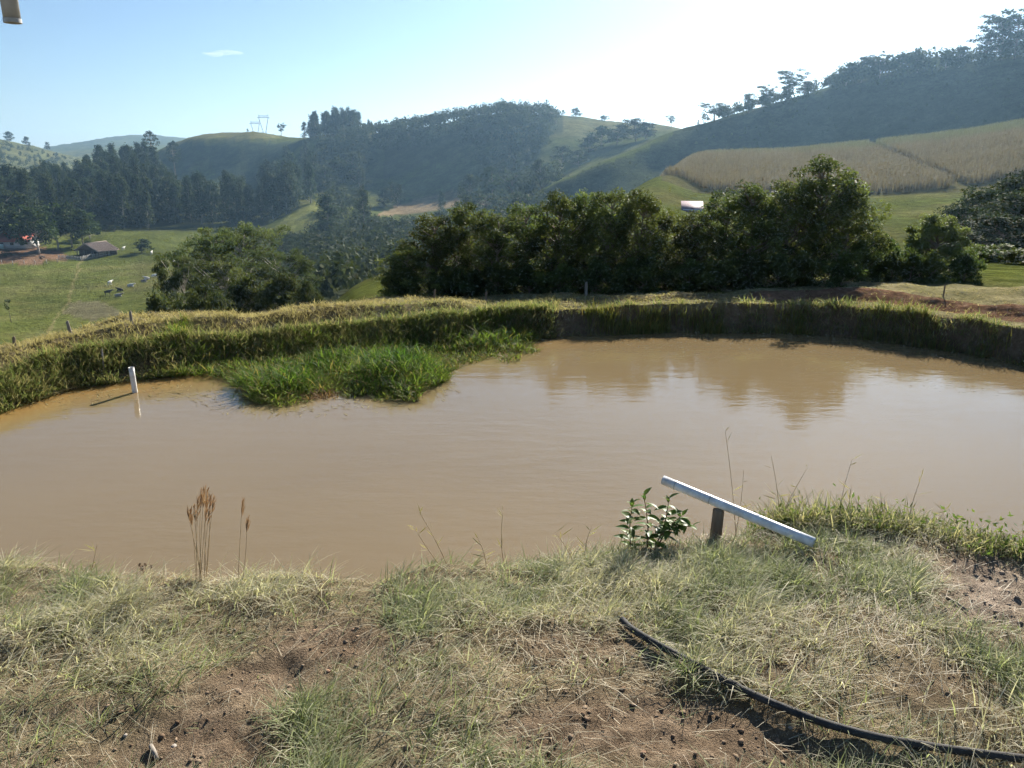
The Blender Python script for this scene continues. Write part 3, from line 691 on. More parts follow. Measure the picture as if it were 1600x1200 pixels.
# araucaria on the left skyline
def araucaria():
    tb = MB(); tb.tube([(0, 0, 0), (0.1, 0, 9), (0, 0.1, 19)], [0.4, 0.3, 0.14], 7)
    cb = MB()
    for lv, z in enumerate((11, 12.6, 14.4, 16.2, 18.0, 19.4)):
        rr = (1.4, 2.5, 3.1, 2.9, 2.2, 1.0)[lv] * 1.1
        for a in np.arange(7) * 2 * pi / 7 + lv * 0.4:
            rr_ = rr
            rr = rr_ * R.uniform(.55, 1.15); z = (11, 12.6, 14.4, 16.2, 18.0, 19.4)[lv] + R.uniform(-.6, .6)
            e = np.array([cos(a) * rr, sin(a) * rr, z + 0.5])
            tb.tube([(0, 0, z), e * [.6, .6, 1] - [0, 0, .4], e], [.1, .07, .04], 4, False)
            nn = 22; c = e + rvec(nn) * 0.75 * np.array([1, 1, .6])
            V, Q, C = kites(c, np.full(nn, .8), np.full(nn, .35), rvec(nn) + [0, 0, .6], rvec(nn), mixc(W1, (0.06, .08, .035), rng.random(nn)))
            cb.add(V, Q, None, C); rr = rr_
    return tb.mesh('araucaria_trunk', M_BARK, True), cb.mesh('araucaria_crown', M_FARLEAF), 20.2
ARA = reg(araucaria(), 3.4)
place(233, 206, 660, ARA, 'araucaria_tree', None, label='single candelabra-shaped araucaria above the plantation', cat='tree')
place(268, 222, 700, ARA, 'araucaria_tree', None, minh=6, label='small sparse araucaria right of the candelabra tree', cat='tree')

# dark woodland that reads as one mass on the hills
def woodland(name, regions, label, spacing, seed):
    rg = np.random.default_rng(seed); mb = MB()
    for poly, hh in regions:
        P = np.array(poly); xs = (P[:, 0].min(), P[:, 0].max()); ds = (P[:, 1].min(), P[:, 1].max())
        area = (xs[1] - xs[0]) / FPX * np.mean(ds) * (ds[1] - ds[0]); n = int(area / spacing ** 2)
        x = rg.uniform(*xs, n); D = rg.uniform(*ds, n); k = inpoly(x, D, poly); x, D = x[k], D[k]
        az = az_of(x); Z = land_z(az, D); X = D * np.sin(az); Y = D * np.cos(az)
        for q in range(len(x)):
            r = rg.uniform(2.4, 4.6) * hh / 9; h = rg.uniform(0.7, 1.25) * hh; m = 60
            v = rg.normal(size=(m, 3)); v /= np.linalg.norm(v, axis=1)[:, None]; v[:, 2] = np.abs(v[:, 2])
            c = np.array([X[q], Y[q], Z[q] + 0.35 * h]) + v * np.array([r, r, h * 0.65]) * (rg.random((m, 1)) ** 0.35) 
            w = v + rg.normal(size=(m, 3)) * 0.6
            tn = np.clip(rg.random(m) * .6 + rg.random() * .4, 0, 1)
            cc = mixc(W1, W2, tn) * rg.uniform(0.75, 1.2)
            l = rg.uniform(1.0, 2.0, m) * hh / 9
            V, Q, C = kites(c, l, l * 0.6, np.cross(w, rg.normal(size=(m, 3))), w, cc)
            mb.add(V, Q, None, C)
    return link(name, mb.mesh(name, M_FARLEAF), kind='stuff', label=label, cat='woodland')
woodland('hill_woodland', [([(655, 600), (700, 560), (720, 548), (760, 500), (800, 470), (850, 500), (872, 560), (868, 640), (640, 640)], 9),
                           ([(500, 700), (560, 620), (600, 590), (680, 560), (690, 640), (500, 740)], 9), ([(495, 500), (560, 560), (600, 600), (500, 660)], 9),
                           ([(740, 500), (800, 390), (870, 360), (880, 420), (800, 480)], 8)], 'dark woodland covering the central hill', 5.4, 4)
woodland('ridge_woodland', [([(1090, 388), (1600, 386), (1700, 386), (1700, 420), (1090, 410)], 6), ([(1280, 388), (1460, 388), (1460, 412), (1280, 412)], 9)], 'low dark scrub along the shaded right-hand ridge', 4.6, 6)
woodland('ridge_scrub', [([(1080, 320), (1700, 310), (1700, 392), (1080, 392)], 2.2), ([(840, 270), (1030, 280), (1030, 350), (880, 345)], 1.6)], 'rough scrub on the shaded hill face above the corn', 6.0, 7)
woodland('valley_undergrowth', [([(425, 95), (545, 95), (585, 140), (640, 180), (420, 180)], 6), ([(500, 372), (570, 372), (572, 420), (560, 500), (520, 520), (502, 470)], 7), ([(560, 320), (700, 320), (690, 366), (580, 372)], 5), ([(420, 180), (640, 180), (660, 330), (560, 380), (420, 350)], 6.5), ([(660, 200), (860, 180), (880, 320), (800, 380), (680, 380)], 7)], 'mixed woodland filling the valley floor', 6.0, 8)
GROVE = [reg(make_tree('grove_tree', 8.0, 0.2, 0.05, 3.4, hedge, 110, 130, 0.26, 0.9, 0.8, W1, (0.06, 0.082, 0.034), M_BARK, M_FARLEAF, outer=.4), 3.9) for k in range(2)]
for x, yt, D, w, lab in ((1518, 322, 52, 90, 'leftmost tree of the shaded grove under the corn field'), (1545, 296, 56, 100, 'second tree of the shaded grove under the corn field'), (1580, 274, 58, 120, 'tall tree of the shaded grove at the right edge'), (1604, 300, 50, 120, 'front tree of the shaded grove at the right edge'),
                          (1560, 335, 46, 110, 'low front tree of the shaded grove'), (1645, 262, 58, 140, 'grove tree cut by the right frame edge'), (1530, 362, 44, 90, 'bushy tree at the foot of the shaded grove')):
    place(x, yt, D, GROVE[R.randrange(2)], 'grove_tree', w * 1.1, sink=.5, label=lab, cat='tree', group='shaded grove at the right edge')
woodland('far_scrub', [([(-80, 1000), (130, 1000), (120, 1350), (-80, 1350)], 7)], 'scattered scrub on the far left hillside', 15, 10)

# ------------------------------------------------------------------ corn field
def corn():
    rg = np.random.default_rng(3); n = 100000
    x = rg.uniform(1030, 1720, n); D = np.sqrt(rg.uniform(146 ** 2, 268 ** 2, n))
    D = np.round(D / 0.9) * 0.9 + rg.normal(0, .12, n)
    az = az_of(x); Z = land_z(az, D); X = D * np.sin(az); Y = D * np.cos(az)
    px, py = project(X, Y, Z)
    low = np.interp(px, [1000, 1040, 1100, 1200, 1340, 1400, 1500, 1620, 1720], [262, 176, 152, 150, 149, 150, 154, 165, 170])
    path = np.abs((px - 1362) - (py - 228) * np.interp(py, [228, 290], [2.1, 2.25])) < np.interp(py, [225, 300], [7, 11])
    keep = (D > low) & ~(path & (px < 1560)) & (vnoise(X / 3, Y / 3, 8) > 0.12)
    X, Y, Z, px, py, D = [q[keep] for q in (X, Y, Z, px, py, D)]
    n = len(X)
    g = sstep(225, 262, D + (fbm(X / 12, Y / 12, 5, 3) - .5) * 30) * 0.75 + 0.2 * rg.random(n)
    base = mixc([0.185, 0.145, 0.112], [0.13, 0.145, 0.082], np.clip(g, 0, 1)) * rg.uniform(0.75, 1.2, (n, 1))
    h = rg.uniform(1.5, 2.4, n); mb = MB()
    up = np.stack([rg.normal(0, .08, n), rg.normal(0, .08, n), np.ones(n)], 1)
    c = np.stack([X, Y, Z + h / 2], 1)
    V, Q, C = kites(c, h, np.full(n, .12), up, rvec(n) * [1, 1, .1], base); mb.add(V, Q, None, C)
    for k in range(1):
        a = rg.uniform(0, 6.28, n); zz = h * rg.uniform(.35, .95, n)
        U = np.stack([np.cos(a), np.sin(a), rg.uniform(-.7, .6, n)], 1)
        c = np.stack([X, Y, Z + zz], 1) + U * 0.22
        V, Q, C = kites(c, np.full(n, .55), np.full(n, .10), U, np.stack([np.zeros(n), np.zeros(n), np.ones(n)], 1) + rvec(n) * .5, base * rg.uniform(.85, 1.2, (n, 1))); mb.add(V, Q, None, C)
    link('corn_crop', mb.mesh('corn_crop', M_CORN), kind='stuff', label='dry tan corn crop on the sunlit slope at the right', cat='corn')
corn()

# ------------------------------------------------------------------ grass on the far bank
def scatter_bank(n, rg, tmin, tmax, xmin=-40, xmax=1640):
    az = rg.uniform(float(az_of(xmin, 540)), float(az_of(xmax, 540)), n); t = rg.uniform(tmin, tmax, n)
    D = D0(az) + t
    return az, t, D, D * np.sin(az), D * np.cos(az), bank_z(az, D)
def bank_grass():
    mb = MB()
    # draped dry and green grass over steps and crest
    n = 78000
    az, t, D, X, Y, Z = scatter_bank(n, rng, -.08, 4.6)
    px, py = project(X, Y, Z)
    cl = fbm(X * 0.9, Y * 0.9, 101, 3); c2 = fbm(X * 3.2, Y * 3.2, 105, 2)
    dens = sstep(0.25, 0.5, cl * .5 + c2 * .5)
    left = sstep(900, 500, px)
    redz = (px > 1180) & (t > 1.0) & (t < 2.0)
    face = (t > 0.02) & (t < 0.3)
    dens = dens * np.where(redz, 0.2, 1) * np.where(t > 2.0, np.where(px > 1150, .35, .8), 1)
    dens = np.where(face & (c2 < 0.5) & (px > 850), dens * 0.35, dens); dens = np.where((t < .5) & (px < 850), np.maximum(dens, .75), dens)
    k = rng.random(n) < dens
    az, t, X, Y, Z, px, cl, c2, left = [q[k] for q in (az, t, X, Y, Z, px, cl, c2, left)]
    n = len(X)
    dry = np.clip(0.60 + 0.85 * (fbm(X * .5, Y * .5, 111, 3) - .5) * 2 + 0.22 * sstep(.8, 2.5, t) - 0.30 * sstep(.9, 0, t) + rng.normal(0, .16, n), 0, 1)
    grn = mixc([0.08, 0.105, 0.045], [0.17, 0.185, 0.085], rng.random(n)); st = mixc([0.23, 0.185, 0.095], [0.36, 0.30, 0.19], rng.random(n))
    col = mixc(grn, st, dry)
    h = rng.uniform(.10, .36, n) * (.4 + 1.0 * c2) * np.where(t < .4, .85, np.where(t > 2.2, .5, .62)) * np.where(px > 900, .72, 1) * (0.75 + 0.5 * left)
    ang = np.arctan2(-Y, -X) + rng.normal(0, 1.0, n)      # hangs towards the water
    V, Q, T, C = blades(np.stack([X, Y, Z - .02], 1), h, rng.uniform(.010, .022, n), ang, rng.uniform(.1, .7, n), rng.uniform(.2, .9, n), col, 2)
    mb.add(V, Q, T, C)
    # growth clinging to the lower face
    n = 44000
    az, t, D, X, Y, Z = scatter_bank(n, rng, -.12, .95); px, py = project(X, Y, Z); c2 = fbm(X * 1.7, Y * 1.7, 171, 3)
    k = rng.random(n) < np.where(px < 870, sstep(.3, .5, c2) * .9 + .1, sstep(.45, .6, c2) * .45 * (t < .5))
    X, Y, Z, c2, px = X[k], Y[k], Z[k], c2[k], px[k]; n = len(X)
    col = mixc(mixc([0.09, 0.12, 0.045], [0.20, 0.225, 0.09], rng.random(n)), mixc([0.26, 0.21, 0.12], [0.40, 0.34, 0.21], rng.random(n)), (rng.random(n) < .3) * .9)
    ang = np.arctan2(-Y, -X) + rng.normal(0, .8, n)
    V, Q, T, C = blades(np.stack([X, Y, np.maximum(Z, -.02)], 1), rng.uniform(.12, .34, n), rng.uniform(.010, .020, n), ang, rng.uniform(.1, .8, n), rng.uniform(.1, .8, n), col, 2)
    mb.add(V, Q, T, C)
    link('bank_grass', mb.mesh('bank_grass', M_GRASS), kind='stuff', label='shaggy green and straw-coloured grass over the far bank', cat='grass')
    # upright sunlit grass standing along the foot of the right-hand bank
    mb = MB(); n = 15000
    az, t, D, X, Y, Z = scatter_bank(n, rng, -0.18, 0.25, 800, 1640)
    c2 = vnoise(X * 1.6, Y * 1.6, 121)
    px, py = project(X, Y, Z)
    k = rng.random(n) < sstep(.38, .75, c2) * np.interp(px, [800, 1250, 1400, 1600], [.9, .6, .4, .3])
    X, Y, Z, px = X[k], Y[k], Z[k], px[k]; n = len(X)
    col = mixc([0.08, 0.105, 0.03], [0.21, 0.21, 0.06], rng.random(n)); col = mixc(col, [0.28, .2, .09], (rng.random(n) < .2) * .8)
    V, Q, T, C = blades(np.stack([X, Y, np.maximum(Z, -.02)], 1), rng.uniform(.12, .42, n), rng.uniform(.008, .016, n), rng.uniform(0, 6.28, n), rng.uniform(0, .25, n), rng.uniform(.02, .35, n), col, 2)
    mb.add(V, Q, T, C)
    link('bank_reeds', mb.mesh('bank_reeds', M_GRASS), kind='stuff', label='upright yellow-green grass standing along the far waterline', cat='grass')
bank_grass()

# ------------------------------------------------------------------ floating grass in the pond
def pond_grass():
    poly = [(240, 592), (330, 585), (378, 612), (400, 630), (440, 636), (485, 628), (520, 622), (560, 618), (590, 624), (640, 628), (678, 612), (700, 588), (735, 572), (795, 562), (836, 548), (836, 510), (760, 480), (700, 480), (600, 488), (480, 498), (340, 518), (250, 568)]
    rg = np.random.default_rng(17); n = 92000
    x = rg.uniform(235, 840, n); y = rg.uniform(510, 640, n)
    # spread evenly over the water, not over the picture
    X = rg.uniform(-7.5, 1.2, n); Y = rg.uniform(9.6, 17.5, n); px, py = project(X, Y, np.zeros(n))
    k = inpoly(px + (fbm(X * 2, Y * 2, 7, 3) - .5) * 40, py + (fbm(X * 2.2, Y * 2.2, 8, 3) - .5) * 18, poly)
    X, Y, px, py = X[k], Y[k], px[k], py[k]
    mound = np.zeros(len(X))
    for mx, my, r, a in ((430, 605, .75, .22), (615, 590, .8, .40), (655, 612, .5, .18), (545, 575, 1.0, .2), (480, 560, 1.2, .15), (750, 530, .9, .42), (590, 545, 1.3, .2), (800, 545, .5, .08), (380, 575, 1.2, .08)):
        cx, cy, _ = on_z(mx, my, 0.0); mound = np.maximum(mound, a * np.exp(-(((X - cx) ** 2 + (Y - cy) ** 2) / r ** 2) ** 1.4))
    dens = np.where((px < 385) | (px > 745), sstep(.34, .55, fbm(X * 1.8, Y * 1.8, 9, 3)) * .85, 1) * np.where((px > 765) & (py > 550), .6, 1)
    az_ = np.arctan2(X, Y); onb = np.hypot(X, Y) > D0(az_) - .4
    dens = np.where(mound > .1, 1, dens); mound = np.where(onb, np.maximum(mound, .10), mound); t_ = np.hypot(X, Y) - D0(az_); dens = np.where(onb & (px > 300), .85 * sstep(.75, .35, t_ + (vnoise(X * 2, Y * 2, 3) - .5) * .5), dens)
    k = rg.random(len(X)) < dens
    X, Y, px, py, mound = X[k], Y[k], px[k], py[k], mound[k]; n = len(X)
    az = np.arctan2(X, Y); D = np.hypot(X, Y); zb = np.maximum(np.where(D > D0(az) - .3, bank_z(az, D), -.03), -.03)
    edge = sstep(0.02, 0.16, mound)
    lift = np.where(np.hypot(X, Y) > D0(az) - .2, 0, mound) * rg.uniform(.2, 1, n)
    h = rg.uniform(.10, .30, n) * (0.72 + .5 * edge) * (.6 + .8 * vnoise(X * 2.5, Y * 2.5, 4))
    g = fbm(X * 1.1, Y * 1.1, 12, 3)
    col = mixc([0.06, 0.12, 0.018], [0.19, 0.255, 0.045], np.clip(g * 1.2 - .2 + rg.normal(0, .2, n), 0, 1))
    col = mixc(col, [0.26, .2, .08], np.clip((rg.random(n) < .16) * .8 + (1 - edge) * .22, 0, 1))
    cx, cy, _ = on_z(615, 583, 0.0)
    col = np.where((((X - cx) ** 2 + (Y - cy) ** 2) < .3)[:, None], mixc(col, [0.035, .10, .015], np.full(n, .7)), col)  # shade on this mound is put into the blade colour
    bx, by, _ = on_z(505, 621, 0.0)
    col = np.where((((X - bx) ** 2 + (Y - by) ** 2) < .06)[:, None], np.array([.2, .12, .06]), col)
    ang = rg.uniform(0, 6.28, n)
    V, Q, T, C = blades(np.stack([X, Y, zb + lift], 1), h, rg.uniform(.012, .026, n), ang, rg.uniform(.15, .9, n), rg.uniform(.1, .9, n), col, 2)
    link('floating_grass', MB().add(V, Q, T, C).mesh('floating_grass', M_GRASS), kind='stuff', label='bright green floating grass spreading from bank onto the pond', cat='grass')
    # drifting bits on the water
    n = 420; px = rg.uniform(60, 720, n); py = rg.normal(0, 9, n) + np.interp(px, [60, 250, 380, 500, 720], [622, 606, 636, 640, 606])
    X, Y, _ = on_z(px, py, 0.0); a = rg.uniform(0, 6.28, n)
    U = np.stack([np.cos(a), np.sin(a), np.zeros(n)], 1)
    V, Q, C = kites(np.stack([X, Y, np.full(n, .006)], 1), rg.uniform(.04, .22, n), rg.uniform(.008, .025, n), U, np.tile([0, 0, 1.0], (n, 1)), mixc([.16, .12, .05], [.34, .3, .16], rg.random(n)))
    link('floating_debris', MB().add(V, Q, None, C).mesh('floating_debris', M_STRAW), kind='stuff', label='drifting stems and leaf bits at the edge of the floating grass', cat='debris')
pond_grass()

# ------------------------------------------------------------------ foreground grass, straw, clods
def fore_pts(n, rg):
    X = rg.uniform(-3.6, 3.9, n); Y = rg.uniform(1.9, 5.2, n)
    az = np.arctan2(X, Y); D = np.hypot(X, Y)
    k = D < DN(az) + 0.12
    return X[k], Y[k]
def foreground():
    rg = np.random.default_rng(23)
    # tufts
    X, Y = fore_pts(13000, rg); Z = fore_z(X, Y); px, py = project(X, Y, Z)
    v = fore_veg(px, py); cl = fbm(X * 2.3, Y * 2.3, 131, 3)
    k = rg.random(len(X)) < np.clip(v ** 2.2 * (.34 + .8 * sstep(.36, .64, cl)) + .012, 0, 1)
    X, Y, px, py, cl, v = X[k], Y[k], px[k], py[k], cl[k], v[k]
    m = np.clip((8 + 26 * sstep(.4, .7, cl) * rg.random(len(X)) * 1.3).astype(int), 6, 40)
    T_ = np.repeat(np.arange(len(X)), m); n = len(T_)
    a = rg.uniform(0, 6.28, n); r = np.abs(rg.normal(0, 1, n)) * (0.022 + .03 * rg.random(len(X)))[T_]
    bx = X[T_] + r * np.cos(a); by = Y[T_] + r * np.sin(a); bz = fore_z(bx, by) - .008
    hh = (0.04 + 0.10 * rg.random(len(X)) ** 1.6)[T_] * rg.uniform(.5, 1.3, n) * (0.7 + .5 * v[T_])
    gr = np.clip(sstep(.33, .58, fbm(X * 1.6, Y * 1.6, 141, 3)) + rg.normal(0, .25, len(X)), 0, 1)[T_]
    green = mixc([0.14, 0.185, 0.085], [0.32, 0.355, 0.18], rg.random(n)); straw = mixc([0.42, 0.385, 0.28], [0.66, 0.61, 0.48], rg.random(n))
    dry = np.clip(1 - gr * 0.85 + rg.normal(0, .25, n), 0, 1); dry = np.where(dry > .62, 1, dry * .6)
    col = mixc(green, straw, dry)
    out = np.arctan2(np.sin(a) * r, np.cos(a) * r); wind = 0.55
    ang = np.where(rg.random(n) < .45, wind + rg.normal(0, .6, n), out + rg.normal(0, .5, n))
    V, Q, T, C = blades(np.stack([bx, by, bz], 1), hh, rg.uniform(.0028, .0068, n), ang, rg.uniform(.1, .8, n), rg.uniform(.2, 1.0, n), col, 3, tipcol=mixc(col, straw, np.full(n, .35)))
    link('grass', MB().add(V, Q, T, C).mesh('grass', M_GRASS), kind='stuff', label='tufted green and dry grass on the near bank', cat='grass')
    print('fore tufts', len(X), 'blades', n)
    # flattened straw lying about
    n0 = 46000; X, Y = fore_pts(n0, rg); Z = fore_z(X, Y); px, py = project(X, Y, Z)
    v = fore_veg(px, py); sm = np.zeros_like(px)
    for x, y, rx, ry, q in ((880, 1000, 170, 60, .9), (1350, 960, 130, 90, .7), (760, 1120, 110, 70, .6), (120, 930, 200, 60, .6), (650, 1050, 120, 60, .5), (300, 960, 120, 50, .4), (1030, 1060, 120, 40, .5), (1430, 850, 150, 30, .5)):
        sm = np.maximum(sm, q * np.exp(-(((px - x) / rx) ** 2 + ((py - y) / ry) ** 2)))
    k = rg.random(len(X)) < np.clip(.10 + .45 * v * vnoise(X * 3, Y * 3, 5) + sm, 0, .85)
    X, Y, Z = X[k], Y[k], Z[k]; n = len(X)
    swirl = 0.5 + (fbm(X * 1.2, Y * 1.2, 151, 2) - .5) * 5
    a = swirl + rg.normal(0, .7, n); L_ = rg.uniform(.025, .065, n) * (1 + (rg.random(n) < .12) * 1.0)
    col = mixc([0.36, 0.31, 0.20], [0.60, 0.54, 0.40], rg.random(n)); col = mixc(col, [.2, .15, .1], (rg.random(n) < .25) * .7)
    V, Q, T, C = blades(np.stack([X, Y, Z + rg.uniform(.0, .02, n)], 1), L_, rg.uniform(.0018, .004, n), a, rg.uniform(1.2, 2.4, n), rg.uniform(-.6, .6, n), col, 3)
    # keep the lying stems just above the soil
    V3 = V.reshape(n, -1, 3); gz = fore_z(V3[:, :, 0].ravel(), V3[:, :, 1].ravel()).reshape(n, -1)
    V3[:, :, 2] = np.clip(V3[:, :, 2], gz + .004, gz + .05)
    link('straw_litter', MB().add(V3.reshape(-1, 3), Q, T, C).mesh('straw_litter', M_STRAW), kind='stuff', label='flattened dry straw strewn over the near bank', cat='straw')
    # clods and gravel
    n0 = 38000; X, Y = fore_pts(n0, rg); Z = soil_z(X, Y); px, py = project(X, Y, Z)
    bare = 1 - fore_veg(px, py)
    k = rg.random(len(X)) < np.clip(bare * .5 * (.2 + vnoise(X * 6, Y * 6, 3)) + .015, 0, .8)
    X, Y, Z, px, py = X[k], Y[k], Z[k], px[k], py[k]; n = len(X)
    ico = np.array([(0, 0, 1), (.89, 0, .45), (.28, .85, .45), (-.72, .53, .45), (-.72, -.53, .45), (.28, -.85, .45), (.72, .53, -.45), (-.28, .85, -.45), (-.89, 0, -.45), (-.28, -.85, -.45), (.72, -.53, -.45), (0, 0, -1)])
    fT = np.array([(0, 1, 2), (0, 2, 3), (0, 3, 4), (0, 4, 5), (0, 5, 1), (1, 6, 2), (2, 7, 3), (3, 8, 4), (4, 9, 5), (5, 10, 1), (2, 6, 7), (3, 7, 8), (4, 8, 9), (5, 9, 10), (1, 10, 6), (11, 7, 6), (11, 8, 7), (11, 9, 8), (11, 10, 9), (11, 6, 10)])
    s = 0.0025 + 0.0105 * rg.random(n) ** 4.5
    V = ico[None] * (1 + rg.normal(0, .32, (n, 12, 1))) * s[:, None, None] * np.array([1, 1, .6])
    a = rg.uniform(0, 6.28, n); ca, sa = np.cos(a)[:, None], np.sin(a)[:, None]
    sx = rg.uniform(.7, 1.5, n)[:, None]
    V = np.stack([V[..., 0] * sx * ca - V[..., 1] * sa, V[..., 0] * sx * sa + V[..., 1] * ca, V[..., 2]], -1) + np.stack([X, Y, Z + s * .25], 1)[:, None]
    grey = np.exp(-(((px - 1550) / 110) ** 2 + ((py - 930) / 80) ** 2))
    col = mixc([0.13, 0.088, 0.058], [0.25, 0.19, 0.135], rg.random(n)); col = mixc(col, [.33, .28, .23], grey * .6)
    T = (np.arange(n) * 12)[:, None, None] + fT[None]
    link('gravel', mk_mesh('gravel', V.reshape(-1, 3), None, T.reshape(-1, 3), np.repeat(col[:, None], 12, 1).reshape(-1, 3), M_CLOD), kind='stuff', label='crumbly soil clods and gravel on the bare patches', cat='gravel')
    print('clods', n)
foreground()

# ------------------------------------------------------------------ things on the near bank
def gpt(px, py, dz=0.0):
    z = 1.28
    for _ in range(6):
        X, Y, _z = on_z(px, py, z + dz)
        lim = (float(DN(np.arctan2(X, Y))) - 0.04) / math.hypot(X, Y)
        if lim < 1: X, Y = X * lim, Y * lim
        z = float(fore_z(X, Y))
    return np.array([float(X), float(Y), z + dz])
def hollow_tube(A, B, r, wall, sides=20, rings=2, col=None):
    A = np.array(A, float); B = np.array(B, float)
    P = [A + (B - A) * t for t in np.linspace(0, 1, rings)]
    mb = MB(); mb.tube(P, r, sides, False)
    V, Q, T = tube(P, r - wall, sides, False); mb.add(V, Q[:, ::-1])
    n = rings * sides
    for e, fl in ((0, False), ((rings - 1) * sides, True)):
        q = []
        for k in range(sides):
            k2 = (k + 1) % sides; f = [e + k, n + e + k, n + e + k2, e + k2]
            q.append(f if not fl else f[::-1])
        mb.Q.append(np.array(q))
    return mb
def pvc_mat(name, base=(0.72, 0.75, 0.78), marks=True, dirt=0.35):
    m, nt, b, N, L = new_mat(name)
    co = coords(nt); n = noise(nt, co, 9, 5, .65)
    r = N('ShaderNodeValToRGB'); r.color_ramp.elements[0].position = .42; r.color_ramp.elements[1].position = .7
    r.color_ramp.elements[0].color = (*base, 1); r.color_ramp.elements[1].color = (*[c * (1 - dirt) * f for c, f in zip(base, (1, .93, .82))], 1)
    L(n.outputs['Fac'], r.inputs['Fac']); c = r.outputs['Color']
    if marks:   # dark scuffs
        mp = N('ShaderNodeMapping'); mp.inputs['Scale'].default_value = (1, 1, .35); L(co, mp.inputs['Vector'])
        n2 = noise(nt, mp.outputs[0], 38, 3, .7); r2 = N('ShaderNodeValToRGB'); r2.color_ramp.elements[0].position = .66; r2.color_ramp.elements[1].position = .72
        L(n2.outputs['Fac'], r2.inputs['Fac']); mx = N('ShaderNodeMix'); mx.data_type = 'RGBA'; mx.inputs[7].default_value = (.10, .11, .12, 1)
        ml = N('ShaderNodeMath'); ml.operation = 'MULTIPLY'; ml.inputs[1].default_value = .75; L(r2.outputs['Color'], ml.inputs[0])
        L(ml.outputs[0], mx.inputs[0]); L(c, mx.inputs[6]); c = mx.outputs[2]
    L(c, b.inputs['Base Color']); b.inputs['Roughness'].default_value = .38
    return m
M_PVC = pvc_mat('white_pvc'); M_PVC2 = pvc_mat('weathered_pvc', (.78, .77, .72), True, .3); M_GREYPVC = pvc_mat('grey_pvc', (.42, .43, .43), False, .3)
M_WOOD = mat_plain('weathered_wood', (0.10, 0.075, 0.055), (0.25, 0.20, 0.15), 14, .9, .9, stretch=(1, 1, .18), bdist=.01)
M_GREYWOOD = mat_plain('grey_wood', (0.17, 0.145, 0.12), (0.32, 0.285, 0.24), 9, .9, .5, stretch=(1, 1, .2))
M_STEM = mat_plain('brown_stem', (0.14, 0.075, 0.04), (0.26, 0.16, 0.085), 20, .8, 0)
M_DRYSTEM = mat_plain('dry_stem', (0.22, 0.15, 0.08), (0.40, 0.30, 0.17), 20, .8, 0)
M_STONE = mat_plain('pale_stone', (0.26, 0.22, 0.18), (0.46, 0.42, 0.37), 30, .9, .6)
M_HOSE = mat_plain('black_hose', (0.025, 0.025, 0.027), (0.07, 0.066, 0.06), 18, .75, .3, spec=.15)

# white pipe lying from the grass out over the water, propped on a stump
B_ = gpt(1272, 848, 0.06); A_ = np.array([float(q) for q in (lambda r, t: (r[0] * t, r[1] * t, CAMZ + r[2] * t))(ray(1036, 750), 5.0)])
root = thing('pvc_pipe', tuple(A_), label='white plastic pipe propped on a stump, jutting over the water', cat='pipe')
mb = hollow_tube((0, 0, 0), B_ - A_, 0.030, 0.003, 24, 10)
link('pipe_body', mb.mesh('pipe_body', M_PVC, True), root)
ax = (B_ - A_) / np.linalg.norm(B_ - A_)
link('shade_plug', MB().tube([(B_ - A_) - ax * .05, (B_ - A_) - ax * .022], 0.0272, 16, True).mesh('shade_plug', mat_plain('hollow_shade', (.02, .016, .012), (.05, .038, .028), 30, .9, .3)), root)  # added near-black disc standing in for the shade inside the hollow end
for f in (0.335, 0.09):
    c = (B_ - A_) * f
    link('joint_ring', MB().tube([c, c + ax * .006], 0.0312, 24, False).mesh('joint_ring', M_GREYPVC, True), root)
S_ = A_ + (B_ - A_) * 0.385
def stump(top, h, r):
    n = 9; an = np.arange(n) * 2 * pi / n; mb = MB(); rr = r * (1 + rng.normal(0, .1, n)); V = []
    for k, t in enumerate((0, .35, .7, .97, 1.0)):
        w = rr * (1.08 - .12 * t) * (0.9 if k == 4 else 1)
        V += [[w[i] * cos(an[i]) + .012 * t, w[i] * sin(an[i]), -h + h * t - (.012 * abs(sin(an[i] * 2)) if k >= 3 else 0)] for i in range(n)]
    V.append([.012, 0, -.004]); Q = [[k * n + i, k * n + (i + 1) % n, (k + 1) * n + (i + 1) % n, (k + 1) * n + i] for k in range(4) for i in range(n)]
    return mb.add(V, Q, [[4 * n + i, 4 * n + (i + 1) % n, 5 * n] for i in range(n)])
link('wooden_stump', stump(S_, .42, .038).mesh('wooden_stump', M_WOOD), loc=(S_[0], S_[1], S_[2] - .030), label='short rough wooden stump holding up the white pipe', cat='stump')

# black hose
pts = [(972, 968, .035), (985, 982, .03), (1020, 1003, .035), (1062, 1026, .032), (1108, 1050, .032), (1150, 1073, .032), (1200, 1096, .035), (1283, 1129, .035), (1367, 1152, .03), (1467, 1169, .028), (1600, 1186, .028), (1700, 1196, .025), (1800, 1205, .025)]
HP = np.array([gpt(a, b, c) for a, b, c in pts]); q = np.linspace(0, len(HP) - 1, 90)
HP = np.stack([np.interp(q, np.arange(len(HP)), HP[:, k]) for k in range(3)], 1)
for _ in range(8): HP[1:-1] = .25 * HP[:-2] + .5 * HP[1:-1] + .25 * HP[2:]
root = thing('hose', tuple(HP[0]), label='black hose lying in a curve over the bare soil', cat='hose')
mb = MB(); mb.tube(HP - HP[0], 0.0168, 14, False); V, Q, T = tube(HP[:8] - HP[0], .013, 14, False); mb.add(V, Q[:, ::-1])
mb.Q.append(np.array([[k, 90 * 14 + k, 90 * 14 + (k + 1) % 14, (k + 1) % 14] for k in range(14)]))
link('hose_tube', mb.mesh('hose_tube', M_HOSE, True), root)
kk = int(np.argmin(np.abs(project(HP[:, 0], HP[:, 1], HP[:, 2])[0] - 1146)))
link('coupling', MB().tube(HP[kk - 1:kk + 2] - HP[0], .0192, 14, True).mesh('coupling', M_HOSE, True), root)

